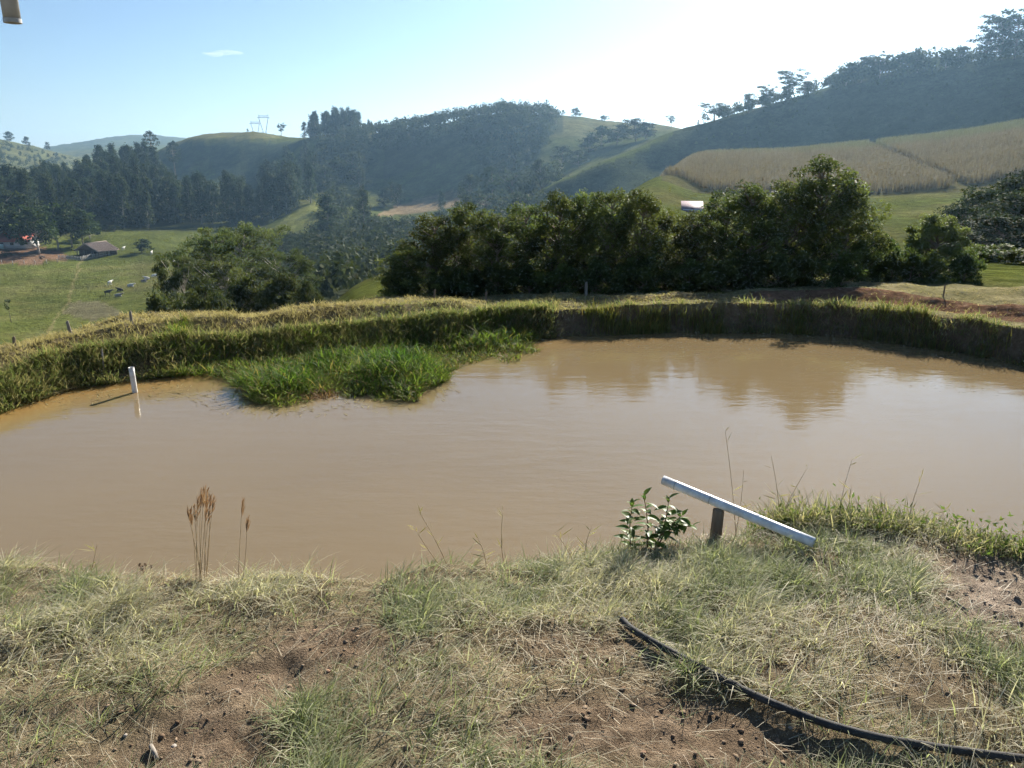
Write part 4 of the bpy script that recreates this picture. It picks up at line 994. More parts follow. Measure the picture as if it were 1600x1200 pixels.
# sapling with big leaves beside the pipe
def leaf_mesh(name, l, w, c1, c2, mat):
    n = 6; V = []; C = []
    for i in range(n + 1):
        t = i / n; ww = w * math.sin(pi * min(1, t ** .8)) * .5 + (.0004); z = -l * .32 * t * t
        V += [(t * l, -ww, z + ww * .35), (t * l, 0, z), (t * l, ww, z + ww * .35)]
    Q = []
    for i in range(n):
        a = 3 * i; Q += [[a, a + 3, a + 4, a + 1], [a + 1, a + 4, a + 5, a + 2]]
    C = np.tile(mixc(c1, c2, .5), (len(V), 1)); C[1::3] = c2
    return mk_mesh(name, V, Q, None, C, mat, True)
M_SAPLEAF = mat_leaf('sapling_leaf', .45, .45, .22, obj_var=.2)
LEAVES = [leaf_mesh('leaf', .085, .036, (.075, .14, .03), (.11, .18, .045), M_SAPLEAF), leaf_mesh('leaf', .07, .033, (.12, .20, .04), (.16, .23, .06), M_SAPLEAF), leaf_mesh('leaf', .095, .038, (.06, .115, .028), (.085, .14, .04), M_SAPLEAF)]
sp = gpt(1005, 846); root = thing('sapling', tuple(sp), label='young leafy sapling growing at the water edge beside the pipe', cat='sapling')
def stemline(b, tip, bow, n=9):
    t = np.linspace(0, 1, n)[:, None]; b = np.array(b); tip = np.array(tip)
    return b + (tip - b) * t + np.array(bow) * np.sin(t * pi)
STEMS = [((-.055, 0, -.06), (-.07, .02, .30), (-.02, 0, 0)), ((.03, .05, -.10), (.0, .06, .33), (.02, 0, 0)), ((.05, .06, -.10), (.16, .10, .29), (.03, 0, .02)), ((.06, .05, -.1), (.24, .06, .20), (.0, 0, .05)), ((.1, .02, .08), (.30, .05, .13), (.0, 0, .03))]
for b, tip, bow in STEMS:
    P = stemline(b, tip, bow); link('stem', MB().tube(P, np.linspace(.0055, .002, 9), 7).mesh('stem', M_STEM, True), root)
    for k in range(22):
        t = .2 + .8 * k / 21; p = np.array([np.interp(t, np.linspace(0, 1, 9), P[:, i]) for i in range(3)])
        a = k * 2.4 + R.uniform(-.5, .5); s = R.uniform(.8, 1.2) * (1.0 if t < .92 else .7)
        link('leaf', LEAVES[R.randrange(3)], root, tuple(p), (R.uniform(-.35, .35), -R.uniform(-.1, .55) if t < .9 else -.9, a), (s, s, s))

# plume grasses on the left
def plume_stem(base, tip, plume, nst=34):
    P = stemline(base, tip, (R.uniform(-.01, .01), 0, 0), 8)
    st = MB().tube(P, np.linspace(.0022, .0012, 8), 5)
    d = (P[-1] - P[-3]); d /= np.linalg.norm(d)
    n = nst; t = rng.random(n); b = P[-1] - d * plume * .55 + d[None] * (plume * .75 * t)[:, None]
    lean = np.array([.35, 0, 0])
    U = d[None] * 1.0 + lean * .4 + rvec(n) * .28
    l = plume * rng.uniform(.3, .55, n) * (1.15 - .5 * t)
    V, Q, C = kites(b + U / np.linalg.norm(U, axis=1)[:, None] * l[:, None] * .5, l, np.full(n, .0042), U, rvec(n), mixc((.20, .115, .06), (.42, .28, .17), rng.random(n)))
    return st.mesh('stem', M_DRYSTEM), mk_mesh('plume', V, Q, None, C, M_STRAW)
def plume_clump(px, py, tips, label):
    g = gpt(px, py); root = thing('plume_grass', tuple(g), label=label, cat='grass')
    rr = ray(px, py); t0 = g[1] / rr[1]
    for tx, ty, off in tips:
        r2 = ray(tx, ty); tp = np.array([r2[0] * (t0 + off), r2[1] * (t0 + off), CAMZ + r2[2] * (t0 + off)]) - g
        b = np.array([tp[0] * .35 + R.uniform(-.02, .02), R.uniform(-.03, .05), -.05])
        a, c = plume_stem(b, tp, R.uniform(.10, .15)); link('stem', a, root); link('plume', c, root)
plume_clump(313, 899, [(294, 803, .05), (298, 806, .1), (304, 800, .0), (309, 788, .05), (314, 776, .1), (318, 774, .0), (323, 777, .08), (328, 783, .12), (333, 786, .02), (321, 800, .05), (326, 806, 0)], 'taller clump of brown plumed grass at the near water edge')
plume_clump(366, 893, [(378, 790, .05), (386, 816, .0)], 'two brown plumed stems right of the taller plumed clump')

# tall seeding stalks standing on the bank edge
def stalk(px, py, tip, label, k=7, c=(.20, .16, .09)):
    g = gpt(px, py); rr = ray(px, py); t0 = g[1] / rr[1]; r2 = ray(*tip); tp = np.array([r2[0] * t0, r2[1] * t0, CAMZ + r2[2] * t0]) - g
    root = thing('seeding_stalk', tuple(g), label=label, cat='grass stalk')
    P = stemline((0, 0, -.02), tp, (R.uniform(-.02, .02), 0, 0), 10); link('stem', MB().tube(P, np.linspace(.0026, .0011, 10), 5).mesh('stem', M_DRYSTEM), root)
    t = rng.uniform(.25, 1, k); b = np.stack([np.interp(t, np.linspace(0, 1, 10), P[:, i]) for i in range(3)], 1)
    U = rvec(k) * np.array([1, .6, .5]) + np.array([0, 0, .55]); l = rng.uniform(.04, .11, k)
    V, Q, C = kites(b + U / np.linalg.norm(U, axis=1)[:, None] * l[:, None] * .5, l, np.full(k, .007), U, rvec(k), mixc(c, (.36, .32, .18), rng.random(k)))
    link('leaves', mk_mesh('leaves', V, Q, None, C, M_GRASS), root)
for px, py, tip, lab in ((1155, 800, (1133, 672), 'tallest thin seeding stalk above the middle of the white pipe'), (1150, 805, (1162, 735), 'short seeding stalk just behind the white pipe'), (1222, 800, (1205, 712), 'leafy seeding stalk behind the lower half of the pipe'),
                          (1210, 805, (1262, 730), 'stalk leaning right behind the lower end of the pipe'), (1310, 812, (1332, 716), 'dark straight stalk right of the pipe end'), (1335, 815, (1330, 760), 'short stalk next to the dark straight stalk'),
                          (1390, 815, (1376, 768), 'thin stalk on the right bank edge, left of a slanting one'), (1420, 815, (1440, 745), 'stalk slanting right on the right bank edge'), (1440, 820, (1478, 796), 'bent dark stalk over the water at the right bank edge'),
                          (1590, 860, (1598, 826), 'short stalk at the right frame edge'), (690, 872, (646, 822), 'dark bent stalk over the water left of centre'), (700, 870, (655, 800), 'thin stalk with paired seed heads left of centre'), (760, 872, (745, 838), 'pale bent stalk in the middle of the bank edge'),
                          (900, 862, (868, 832), 'short stalk left of the sapling'), (915, 860, (925, 822), 'stalk with dark tip between centre and sapling'), (790, 868, (786, 800), 'single thin upright stalk in the middle of the edge'), (135, 886, (152, 850), 'small stalk at the far left of the near edge')):
    stalk(px, py, tip, lab)
# dry dark weed with round seed heads
g = gpt(222, 897); root = thing('dry_weed', tuple(g), label='dark dry weed with round seed heads left of the plumed grass', cat='weed')
for k in range(5):
    e = np.array([R.uniform(-.02, .06), R.uniform(-.02, .02), R.uniform(.06, .11)]); link('stem', MB().tube(stemline((0, 0, -.02), e, (.01, 0, 0), 5), .0013, 4).mesh('stem', M_STEM), root)
    n = 14; V, Q, C = kites(e + rvec(n) * .007, np.full(n, .012), np.full(n, .007), rvec(n), rvec(n), mixc((.06, .035, .02), (.13, .08, .045), rng.random(n))); link('seed_head', mk_mesh('seed_head', V, Q, None, C, M_STRAW), root)
# bushy green weeds at the right bank edge
def weeds():
    rg = np.random.default_rng(77); n = 2600; mb = MB()
    px = rg.uniform(1180, 1620, n); py = np.interp(px, [1180, 1260, 1330, 1440, 1500, 1620], [800, 806, 806, 812, 836, 852]) + rg.uniform(-2, 26, n)
    P = np.array([gpt(a, b) for a, b in zip(px[:420], py[:420])]); idx = rg.integers(0, 420, n); P = P[idx] + rg.normal(0, .035, (n, 3)) * [1, 1, .1]
    k = np.interp(px[idx], [1180, 1240, 1330, 1440, 1530, 1620], [.7, 1.2, 1.0, .8, .5, .6])
    col = mixc((.095, .125, .05), (.21, .225, .10), rg.random(n)); col = mixc(col, (.42, .37, .25), (rg.random(n) < .42) * .9)
    V, Q, T, C = blades(P, rg.uniform(.08, .27, n) * k, rg.uniform(.004, .010, n), rg.uniform(0, 6.28, n), rg.uniform(0, .6, n), rg.uniform(.1, .9, n), col, 3); mb.add(V, Q, T, C)
    n = 700; i = rg.integers(0, 420, n); c = P[:420][i] + np.stack([rg.normal(0, .04, n), rg.normal(0, .04, n), rg.uniform(.03, .2, n) * np.interp(px[i], [1180, 1240, 1420, 1620], [.5, 1.2, .7, .4])], 1)
    l = rg.uniform(.02, .05, n); V, Q, C = kites(c, l, l * .35, rvec(n), rvec(n) + [0, 0, .8], mixc((.07, .12, .03), (.17, .2, .06), rg.random(n))); mb.add(V, Q, None, C)
    link('weeds', mb.mesh('weeds', M_GRASS), kind='stuff', label='rank green weeds along the right part of the near edge', cat='weeds')
weeds()
# single stones, a stick, turf lump
def stone(px, py, s, label, mat):
    s *= .62; g = gpt(px, py); bm = MB(); an = np.arange(7) * 2 * pi / 7; V = []
    for z, r in ((-.5, .8), (.1, 1.0), (.5, .72)):
        V += [[cos(a) * r * s * R.uniform(.85, 1.2), sin(a) * r * s * .8 * R.uniform(.85, 1.15), z * s * .8] for a in an]
    V.append([0, 0, s * .52]); Q = [[k * 7 + i, k * 7 + (i + 1) % 7, (k + 1) * 7 + (i + 1) % 7, (k + 1) * 7 + i] for k in range(2) for i in range(7)]
    link('stone', bm.add(V, Q, [[14 + i, 14 + (i + 1) % 7, 21] for i in range(7)]).mesh('stone', mat), loc=tuple(g + [0, 0, s * .25]), rot=(0, 0, R.uniform(0, 6)), label=label, cat='stone')
M_REDSTONE = mat_plain('red_stone', (0.22, 0.13, 0.085), (0.36, 0.25, 0.17), 30, .9, .6)
for px, py, s, lab, m in ((491, 987, .022, 'pale reddish clod at the upper end of the bare soil strip', M_REDSTONE), (512, 1050, .024, 'reddish clod below the middle of the bare soil strip', M_REDSTONE), (552, 985, .018, 'clod at the right rim of the bare soil strip', M_REDSTONE),
                          (272, 1168, .024, 'grey clod near the short stick', M_STONE), (196, 1150, .018, 'whitish stone left of the short stick', M_STONE), (745, 1132, .030, 'pale stone between tufts at the bottom centre', M_STONE), (1158, 1065, .022, 'pale stone above the hose', M_STONE),
                          (1235, 1138, .016, 'small grey stone just below the hose', M_STONE), (1005, 1178, .024, 'reddish clod low on the bare soil left of the hose', M_REDSTONE), (1115, 912, .028, 'dark earth lump in the grass above the hose end', M_WOOD), (1335, 963, .022, 'clod in the straw right of the hose end', M_STONE)):
    stone(px, py, s, lab, m)
a, b = gpt(236, 1168), gpt(246, 1190); root = link('stick', MB().tube([np.zeros(3), (b - a) * .5 + [0, 0, .004], b - a], [.009, .010, .008], 7).mesh('stick', M_GREYWOOD), loc=tuple(a + [0, 0, .01]), label='short grey stick on the soil at the lower left', cat='stick')
a, b = gpt(1478, 935), gpt(1512, 958); link('stick', MB().tube([np.zeros(3), (b - a) * .5 + [0, 0, .004], b - a], [.005, .006, .004], 6).mesh('stick', M_GREYWOOD), loc=tuple(a + [0, 0, .012]), label='pale thin stick on the gravel at the right', cat='stick')

# rain downpipe end above the viewpoint, upper left
r_ = ray(20, 36); t_ = 2.35; P_ = np.array([r_[0] * t_, r_[1] * t_, CAMZ + r_[2] * t_])
root = thing('downpipe', tuple(P_), label='grey plastic downpipe end hanging into the top left corner', cat='pipe')
link('pipe_body', hollow_tube((0, 0, 0), (.0, .0, .55), .024, .003, 20, 4).mesh('pipe_body', M_GREYPVC, True), root)
link('gutter', MB().add(*(lambda V, Q, T: (V, Q))(*tube([(-1.2, 0, .60), (1.4, 0, .60)], .06, 12, True))).mesh('gutter', M_GREYPVC, True), root)
link('end_ring', MB().tube([(0, 0, .0), (0, 0, .012)], .0255, 20, False).mesh('end_ring', M_GREYPVC, True), root)

# ------------------------------------------------------------------ pipe and stakes round the pond
b = np.array([float(q) for q in on_z(211, 613, 0.0)]); rr = ray(205, 574); t_ = b[1] / rr[1]; tp = np.array([rr[0] * t_, rr[1] * t_, CAMZ + rr[2] * t_])
root = thing('overflow_pipe', tuple(b), label='white plastic pipe standing upright in the pond at the left', cat='pipe')
d = tp - b; link('pipe_body', hollow_tube(-d * .8, d, .042, .005, 20, 6).mesh('pipe_body', M_PVC2, True), root)
link('rim', MB().tube([d * .97, d * 1.004], .044, 20, False).mesh('rim', M_PVC2, True), root)
def bpt(x, off):
    az = float(az_of(x, 520)); D = float(D0(az)) + off; return (D * sin(az), D * cos(az), float(bank_z(az, D)))
def stake(x, off, h, r, lab, tilt=0.0, mat=M_GREYWOOD):
    h *= .75; r *= .8; p = bpt(x, off); n = 7; an = np.arange(n) * 2 * pi / n; V = []
    for z, k in ((-.15, 1.0), (h * .5, 1.05), (h * .93, .95), (h, .55)):
        V += [[cos(a) * r * k * R.uniform(.85, 1.15) + tilt * z, sin(a) * r * k * R.uniform(.85, 1.15), z + (.02 * cos(a) if z == h else 0)] for a in an]
    V.append([tilt * h, 0, h]); Q = [[k * n + i, k * n + (i + 1) % n, (k + 1) * n + (i + 1) % n, (k + 1) * n + i] for k in range(3) for i in range(n)]
    link('wooden_stake', MB().add(V, Q, [[3 * n + i, 3 * n + (i + 1) % n, 4 * n] for i in range(n)]).mesh('wooden_stake', mat), loc=p, label=lab, cat='stake')
stake(111, 2.0, .42, .035, 'leaning wooden stake on the crest of the bank at the far left', -.12)
stake(208, 2.2, .36, .032, 'wooden stake on the bank crest above the upright pond pipe')
stake(154, .22, .55, .018, 'thin pale stick standing in the lower bank at the left', .03)
stake(20, 2.2, .3, .035, 'mossy stake stub on the bank crest near the left frame edge', 0, M_WOOD)
stake(680, 2.6, .30, .028, 'short dark stake on the bank crest left of the tree row', .05, M_WOOD)
stake(760, 2.7, .34, .03, 'stake in front of the left part of the tree row', 0, M_WOOD)
stake(914, 2.9, .46, .045, 'thick grey stake in front of the dense tree row')
stake(1465, 2.2, .36, .02, 'thin stake on the red upper bank at the right', .02, M_WOOD)

# ------------------------------------------------------------------ farmstead in the meadow
def mpt(px, py, lo=120, hi=460):
    Ds = np.linspace(lo, hi, 900); az = float(az_of(px, py)); zr = zat(px, py, Ds); zl = land_z(np.full(900, az), Ds)
    k = int(np.argmax(zr <= zl)); D = Ds[k]; return np.array([D * sin(az), D * cos(az), float(zl[k])])
M_WALL = mat_plain('white_wall', (.62, .64, .64), (.74, .75, .74), 2, .85, .1); M_MINT = mat_plain('mint_wall', (.50, .66, .60), (.60, .74, .68), 2, .8, .1)
M_REDROOF = mat_plain('red_roof', (.30, .075, .055), (.42, .14, .10), 3, .85, .4); M_TILE = mat_plain('old_tile_roof', (.22, .17, .14), (.40, .33, .28), 4, .9, .6)
M_DARK = mat_plain('dark_interior', (.02, .018, .016), (.05, .045, .04), 3, .9, 0); M_PALING = mat_plain('paling', (.30, .28, .25), (.50, .47, .42), 3, .9, .3)
M_GLASS = mat_plain('window_glass', (.03, .035, .04), (.06, .065, .07), 1, .1, 0, spec=.6); M_PINK = mat_plain('pinkish_roof', (.15, .105, .12), (.22, .165, .18), 4, .7, .3)
def gable_roof(w, d, z0, z1, over, th, mat, root, tiles=0, name='roof'):
    """ridge along y; two slabs"""
    for s in (-1, 1):
        e = np.array([s * (w / 2 + over), 0, z0 - over * (z1 - z0) / (w / 2)]); r = np.array([0, 0, z1]); y = d / 2 + over
        V = [[r[0], -y, r[2]], [e[0], -y, e[2]], [e[0], y, e[2]], [r[0], y, r[2]]]; V += [[a, b_, c - th] for a, b_, c in V]
        o = link('%s_slope' % name, MB().add(V, [[0, 1, 2, 3], [7, 6, 5, 4], [0, 4, 5, 1], [1, 5, 6, 2], [2, 6, 7, 3]]).mesh('roof_slope', mat), root)
        if tiles:
            m = MB()
            for k in range(tiles):
                t = (k + .5) / tiles; yy = -y + 2 * y * t; m.tube([(r[0], yy, r[2] + .04), (e[0], yy, e[2] + .04)], y / tiles * .55, 5, False)
            link('tile_rows', m.mesh('tile_rows', mat), o)
    link('ridge_cap', MB().tube([(0, -d / 2 - over - .05, z1 + .05), (0, d / 2 + over + .05, z1 + .05)], .16, 7).mesh('ridge_cap', mat), root)
# open barn
p = mpt(152, 399); root = thing('barn', tuple(p), radians(-18), label='open-sided barn with grey tiled gable roof in the meadow', cat='barn')
W_, D_, ZE, ZR = 10.5, 9.0, 2.3, 4.9
link('back_wall', MB().box((0, D_ / 2 - .1, ZE / 2), (W_, .2, ZE)).mesh('back_wall', M_WOOD), root)
link('side_wall', MB().box((-W_ / 2 + .1, .6, ZE / 2), (.2, D_ - 1.4, ZE)).mesh('side_wall', M_WOOD), root)
for yy, nm in ((D_ / 2 - .12, 'gable_board'), (-D_ / 2 + .3, 'gable_board')):
    V = [[-W_ / 2, yy, ZE], [W_ / 2, yy, ZE], [0, yy, ZR - .12], [-W_ / 2, yy + .1, ZE], [W_ / 2, yy + .1, ZE], [0, yy + .1, ZR - .12]]
    link(nm, MB().add(V, [[0, 3, 4, 1]], [[0, 1, 2], [5, 4, 3]]).mesh(nm, M_WOOD), root)
for xx in (-W_ / 2 + .2, -1.8, 1.8, W_ / 2 - .2):
    for yy in (-D_ / 2 + .3, 0): link('post', MB().tube([(xx, yy, -.4), (xx, yy, ZE)], .13, 6).mesh('post', M_GREYWOOD), root)
gable_roof(W_, D_, ZE, ZR, .7, .12, M_TILE, root, 22)
link('hay_pile', MB().tube([(-2.5, 2.2, 0), (-2.5, 2.2, .8), (-2.4, 2.2, 1.4)], [2.0, 1.5, .3], 9).mesh('hay_pile', M_DARK), root)
# corral fence of palings
def paling_fence(px1, py1, px2, py2, n, h, lab, rails=2, w=.22):
    a, b = mpt(px1, py1), mpt(px2, py2); root = thing('corral_fence', tuple(a), label=lab, cat='fence'); d = b - a; rz = math.atan2(d[1], d[0])
    pm = MB().box((0, 0, h / 2), (w, .06, h)).mesh('paling', M_PALING)
    for k in range(n):
        q = d * (k / (n - 1)); z = float(land_z(math.atan2(a[0] + q[0], a[1] + q[1]), math.hypot(a[0] + q[0], a[1] + q[1]))) - a[2]
        link('paling', pm, root, (q[0], q[1], z - .1), (0, R.uniform(-.05, .05), rz), (R.uniform(.8, 1.2), 1, R.uniform(.9, 1.1)))
    for zz in (h * .3, h * .75)[:rails]:
        link('rail', MB().tube([(0, .08, zz), tuple(d + [0, .08, zz])], .07, 5).mesh('rail', M_PALING), root)
paling_fence(127, 408, 172, 399, 24, 1.9, 'pale paling fence of the corral in front of the barn')
paling_fence(92, 405, 126, 408, 16, 1.6, 'darker weathered fence left of the barn corral')
# house
p = mpt(8, 388); p = p * np.array([1.01, 1.01, 1]); root = thing('farmhouse', tuple(p), radians(8), label='white farmhouse with red roof half hidden by trees', cat='house')
HW, HD, HH = 22, 8, 3.0
link('wall', MB().box((0, 0, HH / 2), (HW, HD, HH)).mesh('wall', M_WALL), root)
link('porch_wall', MB().box((-1.5, -HD / 2 - 1.2, .9), (7, .2, 1.8)).mesh('porch_wall', M_MINT), root)
for xx in (-8, -4.5, 1, 4.5, 8):
    wdw = link('window', MB().box((xx, -HD / 2 - .03, 1.75), (1.5, .08, 1.2)).mesh('window', M_WALL), root); link('pane', MB().box((xx, -HD / 2 - .08, 1.75), (1.25, .06, 1.0)).mesh('pane', M_GLASS), wdw)
dr = link('door', MB().box((-6.2, -HD / 2 - .04, 1.05), (1.0, .08, 2.1)).mesh('door', M_WOOD), root); link('handle', MB().box((-5.85, -HD / 2 - .1, 1.05), (.06, .06, .2)).mesh('handle', M_PALING), dr)
for s in (-1, 1):
    V = [[-HW / 2 - .6, 0, 5.2], [HW / 2 + .6, 0, 5.2], [HW / 2 + .6, s * (HD / 2 + 1.4), HH - .35], [-HW / 2 - .6, s * (HD / 2 + 1.4), HH - .35]]; V += [[a, b_, c - .15] for a, b_, c in V]
    link('roof_slope', MB().add(V, [[0, 1, 2, 3][::-s], [7, 6, 5, 4][::-s], [0, 4, 5, 1], [1, 5, 6, 2], [2, 6, 7, 3], [3, 7, 4, 0]]).mesh('roof_slope', M_REDROOF), root)
link('ridge_cap', MB().tube([(-HW / 2 - .6, 0, 5.2), (HW / 2 + .6, 0, 5.2)], .18, 6).mesh('ridge_cap', M_REDROOF), root)
for s in (-1, 1):
    x0 = s * HW / 2; V = [[x0, -HD / 2, HH], [x0, HD / 2, HH], [x0, 0, 5.0], [x0 - s * .2, -HD / 2, HH], [x0 - s * .2, HD / 2, HH], [x0 - s * .2, 0, 5.0]]
    link('gable', MB().add(V, [[0, 2, 5, 3], [1, 4, 5, 2]], [[0, 1, 2], [5, 4, 3]]).mesh('gable', M_WALL), root)
# yard trees with bare trunks
YARD = [reg(make_tree('yard_tree', 14.0, .3, .30, 5.0, dome, 46, 46, .95, 1.7, .75, (.024, .040, .016), (.07, .095, .032), M_PALEBARK, M_FARLEAF, outer=.4), 6.0) for k in range(2)]
for k, (x, yt, D, w, lab) in enumerate(((-8, 318, 362, 60, 'yard tree at the left frame edge before the farmhouse'), (28, 322, 364, 55, 'dark yard tree over the red farmhouse roof'), (50, 326, 337, 56, 'dark yard tree right of the farmhouse'), (80, 320, 350, 50, 'dark yard tree with pale trunk, third from the barn'),
                                  (102, 318, 352, 52, 'dark yard tree with pale trunk, second from the barn'), (122, 328, 356, 46, 'dark yard tree nearest the barn'), (136, 345, 372, 34, 'small tree behind the barn roof'), (10, 300, 395, 60, 'lighter green tree behind the farmhouse'), (40, 305, 395, 55, 'lighter green tree behind the yard trees'))):
    place(x, yt, D, YARD[k % 2], 'yard_tree', w, label=lab, cat='tree')
q = mpt(219, 395); place(219, 374, float(np.hypot(q[0], q[1])), WOOD[1], 'meadow_tree', 34, minh=5, label='low round tree alone in the meadow right of the barn', cat='tree')
q = mpt(11, 504); YT = reg(make_tree('young_tree', 6.0, .09, .55, 1.2, umb, 10, 24, .35, .55, .8, W1, W2, M_BARK, M_FARLEAF), 1.5)
place(11, 466, float(np.hypot(q[0], q[1])), YT, 'young_tree', 14, minh=4, label='slender young tree at the left edge of the meadow', cat='tree')
for x, yt, D, lab in ((168, 380, 400, 'low bush behind the barn'), (182, 383, 395, 'bush on the field edge right of the barn'), (8, 398, 335, 'small green bush in the farm yard')):
    place(x, yt, D, WOOD[R.randrange(4)], 'bush', 18, minh=2.5, label=lab, cat='bush')
for k, (px, py) in enumerate(((3, 413), (20, 414), (38, 413), (55, 413), (73, 412), (90, 410))):
    p = mpt(px, py); link('fence_post', MB().tube([(0, 0, -.3), (0.02, 0, .8), (0, 0, 1.5)], [.12, .11, .09], 6).mesh('fence_post', M_PALING), loc=tuple(p), label='%s pale fence post from the left along the farm yard' % ORD[k], cat='fence post', group='fence posts along the farm yard')
for px, py, l, a, lab in ((58, 396, 9, .25, 'long fallen log in the farm yard'), (66, 402, 7, 2.3, 'short log lying steeply in the farm yard'), (30, 390, 12, .05, 'log lying along the farmhouse yard'), (45, 401, 5, .6, 'small log by the yard fence')):
    p = mpt(px, py); link('log', MB().tube([(-l / 2 * cos(a), -l / 2 * sin(a), .25), (0, 0, .35), (l / 2 * cos(a), l / 2 * sin(a), .3)], [.25, .22, .16], 7).mesh('log', M_BARK), loc=tuple(p), label=lab, cat='log')
# cattle (skin-modifier bodies, baked to one mesh each)
def cow_mesh(lying, mat, grazing=False):
    hz = (.62 if lying else 1.12)
    hd = (1.35, 0, hz - .55) if grazing else (1.42, 0, hz + .42)
    J = [((-.75, 0, hz + .05), .34), ((-.25, 0, hz - .02), .42), ((.3, 0, hz), .42), ((.62, 0, hz + .16), .36), ((1.0, 0, hz + (-.1 if grazing else .25)), .22), (hd, .16), ((hd[0] + .3, 0, hd[2] - .14), .10),
         ((-.95, 0, hz + .0), .10), ((-1.02, 0, hz - .5), .04)]
    E = [(0, 1), (1, 2), (2, 3), (3, 4), (4, 5), (5, 6), (0, 7), (7, 8)]
    for (x, par) in ((-.68, 0), (.52, 2)):
        for s in (-1, 1):
            n = len(J)
            if lying: J += [((x + .1, s * .32, .3), .16), ((x + .45, s * .4, .12), .09), ((x + .05, s * .45, .08), .07)]
            else: J += [((x, s * .22, hz - .35), .15), ((x + (.06 if x > 0 else -.06), s * .22, hz * .42), .085), ((x, s * .22, .04), .075)]
            E += [(par, n), (n, n + 1), (n + 1, n + 2)]
    for s in (-1, 1):
        n = len(J); J += [((hd[0] - .06, s * .27, hd[2] + .06), .05)]; E += [(5, n)]
    me = bpy.data.meshes.new('cow_cage'); me.from_pydata([j[0] for j in J], E, []); o = bpy.data.objects.new('cow_cage', me); COL.objects.link(o)
    o.modifiers.new('Skin', 'SKIN'); me.skin_vertices
    for i, j in enumerate(J): me.skin_vertices[0].data[i].radius = (j[1], j[1])
    me.skin_vertices[0].data[0].use_root = True
    o.modifiers.new('Sub', 'SUBSURF').levels = 1
    dg = bpy.context.evaluated_depsgraph_get(); dg.update(); m2 = bpy.data.meshes.new_from_object(o.evaluated_get(dg)); bpy.data.objects.remove(o); m2.materials.clear(); m2.materials.append(mat); m2.name = 'cow'
    for p_ in m2.polygons: p_.use_smooth = True
    return m2
M_COWW = mat_plain('white_hide', (.60, .57, .52), (.74, .72, .67), 2, .8, 0); M_COWD = mat_plain('dark_hide', (.03, .025, .02), (.07, .055, .045), 2, .7, 0); M_COWG = mat_plain('grey_hide', (.26, .23, .2), (.42, .38, .34), 2, .8, 0)
def _skinfix(me): pass
CW, CL, CG = cow_mesh(False, M_COWW), cow_mesh(True, M_COWW), cow_mesh(False, M_COWW, True); CLD, CWD, CLG = cow_mesh(True, M_COWD), cow_mesh(False, M_COWD), cow_mesh(True, M_COWG)
for px, py, m, a, lab in ((172, 446, CW, 1.3, 'white cow standing alone left of the resting cattle'), (204, 448, CL, .2, 'white cow lying in the middle of the resting cattle'), (188, 455, CLD, 2.9, 'dark cow lying nearest below the white one'), (169, 461, CWD, .4, 'dark cow at the lower left of the resting cattle'), (185, 464, CLG, .3, 'grey cow lying lowest of the cattle'),
                          (225, 441, CLG, .2, 'greyish cow lying left in the trio by the trees'), (230, 437, CL, 3.0, 'white cow lying in the middle of the trio by the trees'), (241, 433, CL, .5, 'white cow lying right in the trio by the trees'), (272, 412, CW, 2.0, 'white cow half hidden by the airy tree'), (237, 398, CW, 1.7, 'white cow standing right of the lone meadow tree'), (193, 391, CW, 1.4, 'white cow standing between barn and lone meadow tree')):
    p = mpt(px, py); link('cow', m, loc=tuple(p), rot=(0, 0, a), scale=(.9, .9, .9), label=lab, cat='cow', group='cattle in the meadow')
# small building glimpsed behind the tree row
D = 104.0; az = float(az_of(1082, 320)); zt = float(zat(1082, 315, D)); zb = float(land_z(az, D)); root = thing('farm_shed', (D * sin(az), D * cos(az), min(zb, zt - 2.4)), radians(-10), label='small shed with pinkish roof glimpsed behind the tree row', cat='shed')
hh = zt - min(zb, zt - 2.4)
link('wall', MB().box((0, 0, (hh - .9) / 2), (2.4, 3.0, hh - .9)).mesh('wall', M_WALL), root)
V = [[-1.4, -1.9, hh - 1.1], [1.4, -1.9, hh - 1.1], [1.4, 1.9, hh], [-1.4, 1.9, hh]]; V += [[a, b_, c - .08] for a, b_, c in V]
link('roof', MB().add(V, [[0, 1, 2, 3], [7, 6, 5, 4], [0, 4, 5, 1], [1, 5, 6, 2], [2, 6, 7, 3], [3, 7, 4, 0]]).mesh('roof', M_PINK), root)

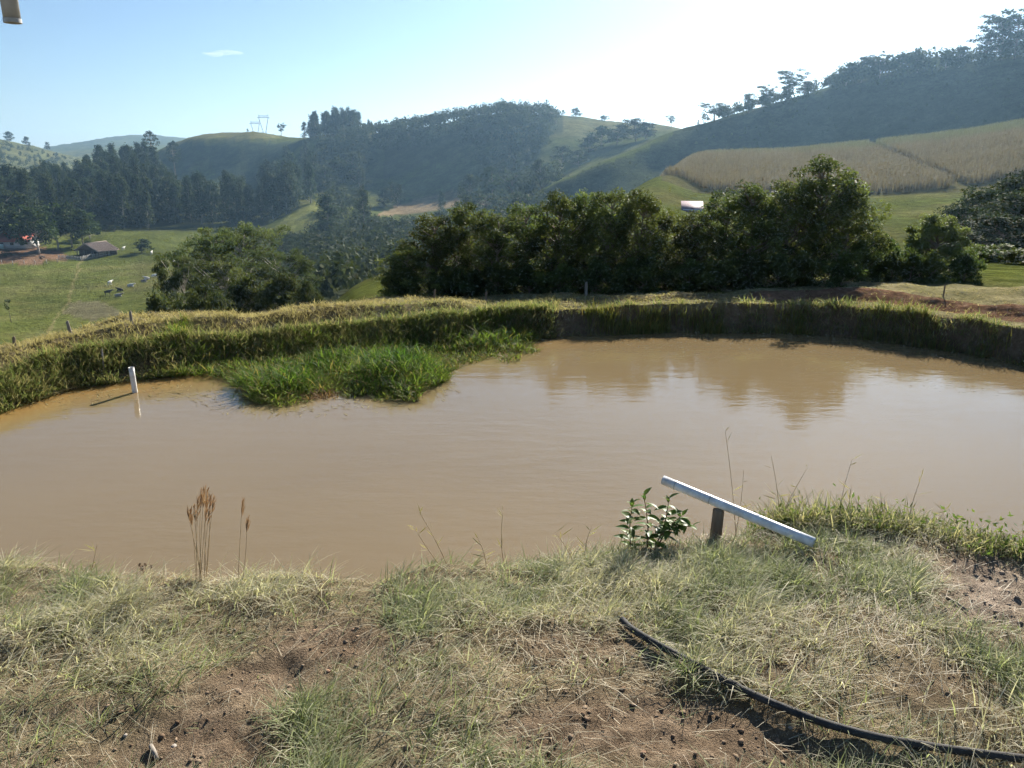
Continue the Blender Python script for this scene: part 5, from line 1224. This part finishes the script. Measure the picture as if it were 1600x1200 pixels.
# ------------------------------------------------------------------ pylons on the far hilltop
M_STEEL = mat_plain('galvanised_steel', (.12, .13, .14), (.2, .21, .22), .5, .7, 0)
def pylon(px, ytop, ybase, D, lab):
    X, Y, zt = [float(q) for q in at_D(px, ytop, D)]; zb = float(zat(px, ybase, D)); zb = min(zb, float(land_z(math.atan2(X, Y), D))); h = zt - zb; s = h / 45.0
    root = thing('pylon', (X, Y, zb), .3, (s, s, s), label=lab, cat='pylon')
    wst, wb, wt = 1.6, 4.2, 5.2
    for sx in (-1, 1):
        for sy in (-1, 1): link('leg', MB().tube([(sx * wb, sy * wb, 0), (sx * wst, sy * wst, 26), (sx * wt, sy * .6, 41)], .34, 4).mesh('leg', M_STEEL), root)
    mb = MB()
    for z0, z1, a, b in ((0, 9, 4.2, 3.3), (9, 18, 3.3, 2.4), (18, 26, 2.4, 1.6)):
        for s_ in (-1, 1):
            mb.tube([(-a, s_ * a, z0), (b, s_ * b, z1)], .15, 4, False); mb.tube([(a, s_ * a, z0), (-b, s_ * b, z1)], .15, 4, False)
            mb.tube([(s_ * a, -a, z0), (s_ * b, b, z1)], .15, 4, False); mb.tube([(s_ * a, a, z0), (s_ * b, -b, z1)], .15, 4, False)
    link('bracing', mb.mesh('bracing', M_STEEL), root)
    mb = MB(); mb.tube([(-7, 0, 41), (7, 0, 41)], .3, 4); mb.tube([(-5.5, 0, 43), (5.5, 0, 43)], .24, 4)
    for k in range(9): mb.tube([(-6 + k * 1.5, 0, 41), (-5 + k * 1.25, 0, 43)], .15, 4, False)
    link('crossarm', mb.mesh('crossarm', M_STEEL), root)
    for sx in (-1, 1): link('peak', MB().tube([(sx * 5, 0, 43), (sx * 5.3, 0, 45)], .2, 4).mesh('peak', M_STEEL), root)
pylon(398, 188, 222, 1500, 'shorter lattice pylon on the far bare hilltop')
pylon(411, 178, 222, 1420, 'taller lattice pylon on the far bare hilltop')

# ------------------------------------------------------------------ wisp of cloud and the hazy air
def cloud():
    r = ray(348, 83); t = 9000.0; c = (r[0] * t, r[1] * t, CAMZ + r[2] * t); mb = MB()
    u, v = np.meshgrid(np.linspace(0, 2 * pi, 33)[:-1], np.linspace(0, pi, 14), indexing='ij')
    X = np.sin(v) * np.cos(u) * 250; Y = np.sin(v) * np.sin(u) * 160; Z = np.cos(v) * 20 * (1 + .45 * np.sin(u * 3) + .3 * np.sin(u * 7 + v * 2)) + X * .035 + 9 * np.sin(X / 60)
    V = np.stack([X, Y, Z], -1).reshape(-1, 3); n = 14; Q = [[i * n + j, i * n + j + 1, ((i + 1) % 32) * n + j + 1, ((i + 1) % 32) * n + j] for i in range(32) for j in range(n - 1)]
    m = bpy.data.materials.new('cloud_vapour'); m.use_nodes = True; nt = m.node_tree; nt.nodes.remove(nt.nodes['Principled BSDF'])
    vv = nt.nodes.new('ShaderNodeVolumePrincipled'); vv.inputs['Color'].default_value = (1, 1, 1, 1); vv.inputs['Density'].default_value = .0009; vv.inputs['Anisotropy'].default_value = .3
    nt.links.new(vv.outputs[0], nt.nodes['Material Output'].inputs['Volume'])
    link('cloud', mk_mesh('cloud', V, Q, None, None, m, True), loc=c, kind='stuff', label='small thin wisp of white cloud in the blue sky', cat='cloud')
cloud()
m = bpy.data.materials.new('hazy_air'); m.use_nodes = True; nt = m.node_tree; nt.nodes.remove(nt.nodes['Principled BSDF'])
vv = nt.nodes.new('ShaderNodeVolumePrincipled'); vv.inputs['Color'].default_value = (.40, .68, 1.0, 1); vv.inputs['Density'].default_value = HAZE_DENSITY; vv.inputs['Anisotropy'].default_value = 0.55
nt.links.new(vv.outputs[0], nt.nodes['Material Output'].inputs['Volume'])
zlo = float(TABG.min()) - 25; link('haze', MB().box((0, 2150, (zlo + 190) / 2), (9200, 4700, 190 - zlo)).mesh('haze', m), kind='stuff', label='pale blue haze lying over the valley', cat='haze')
print('tris', sum(sum(len(p.vertices) - 2 for p in me.polygons) for me in bpy.data.meshes if me.users))
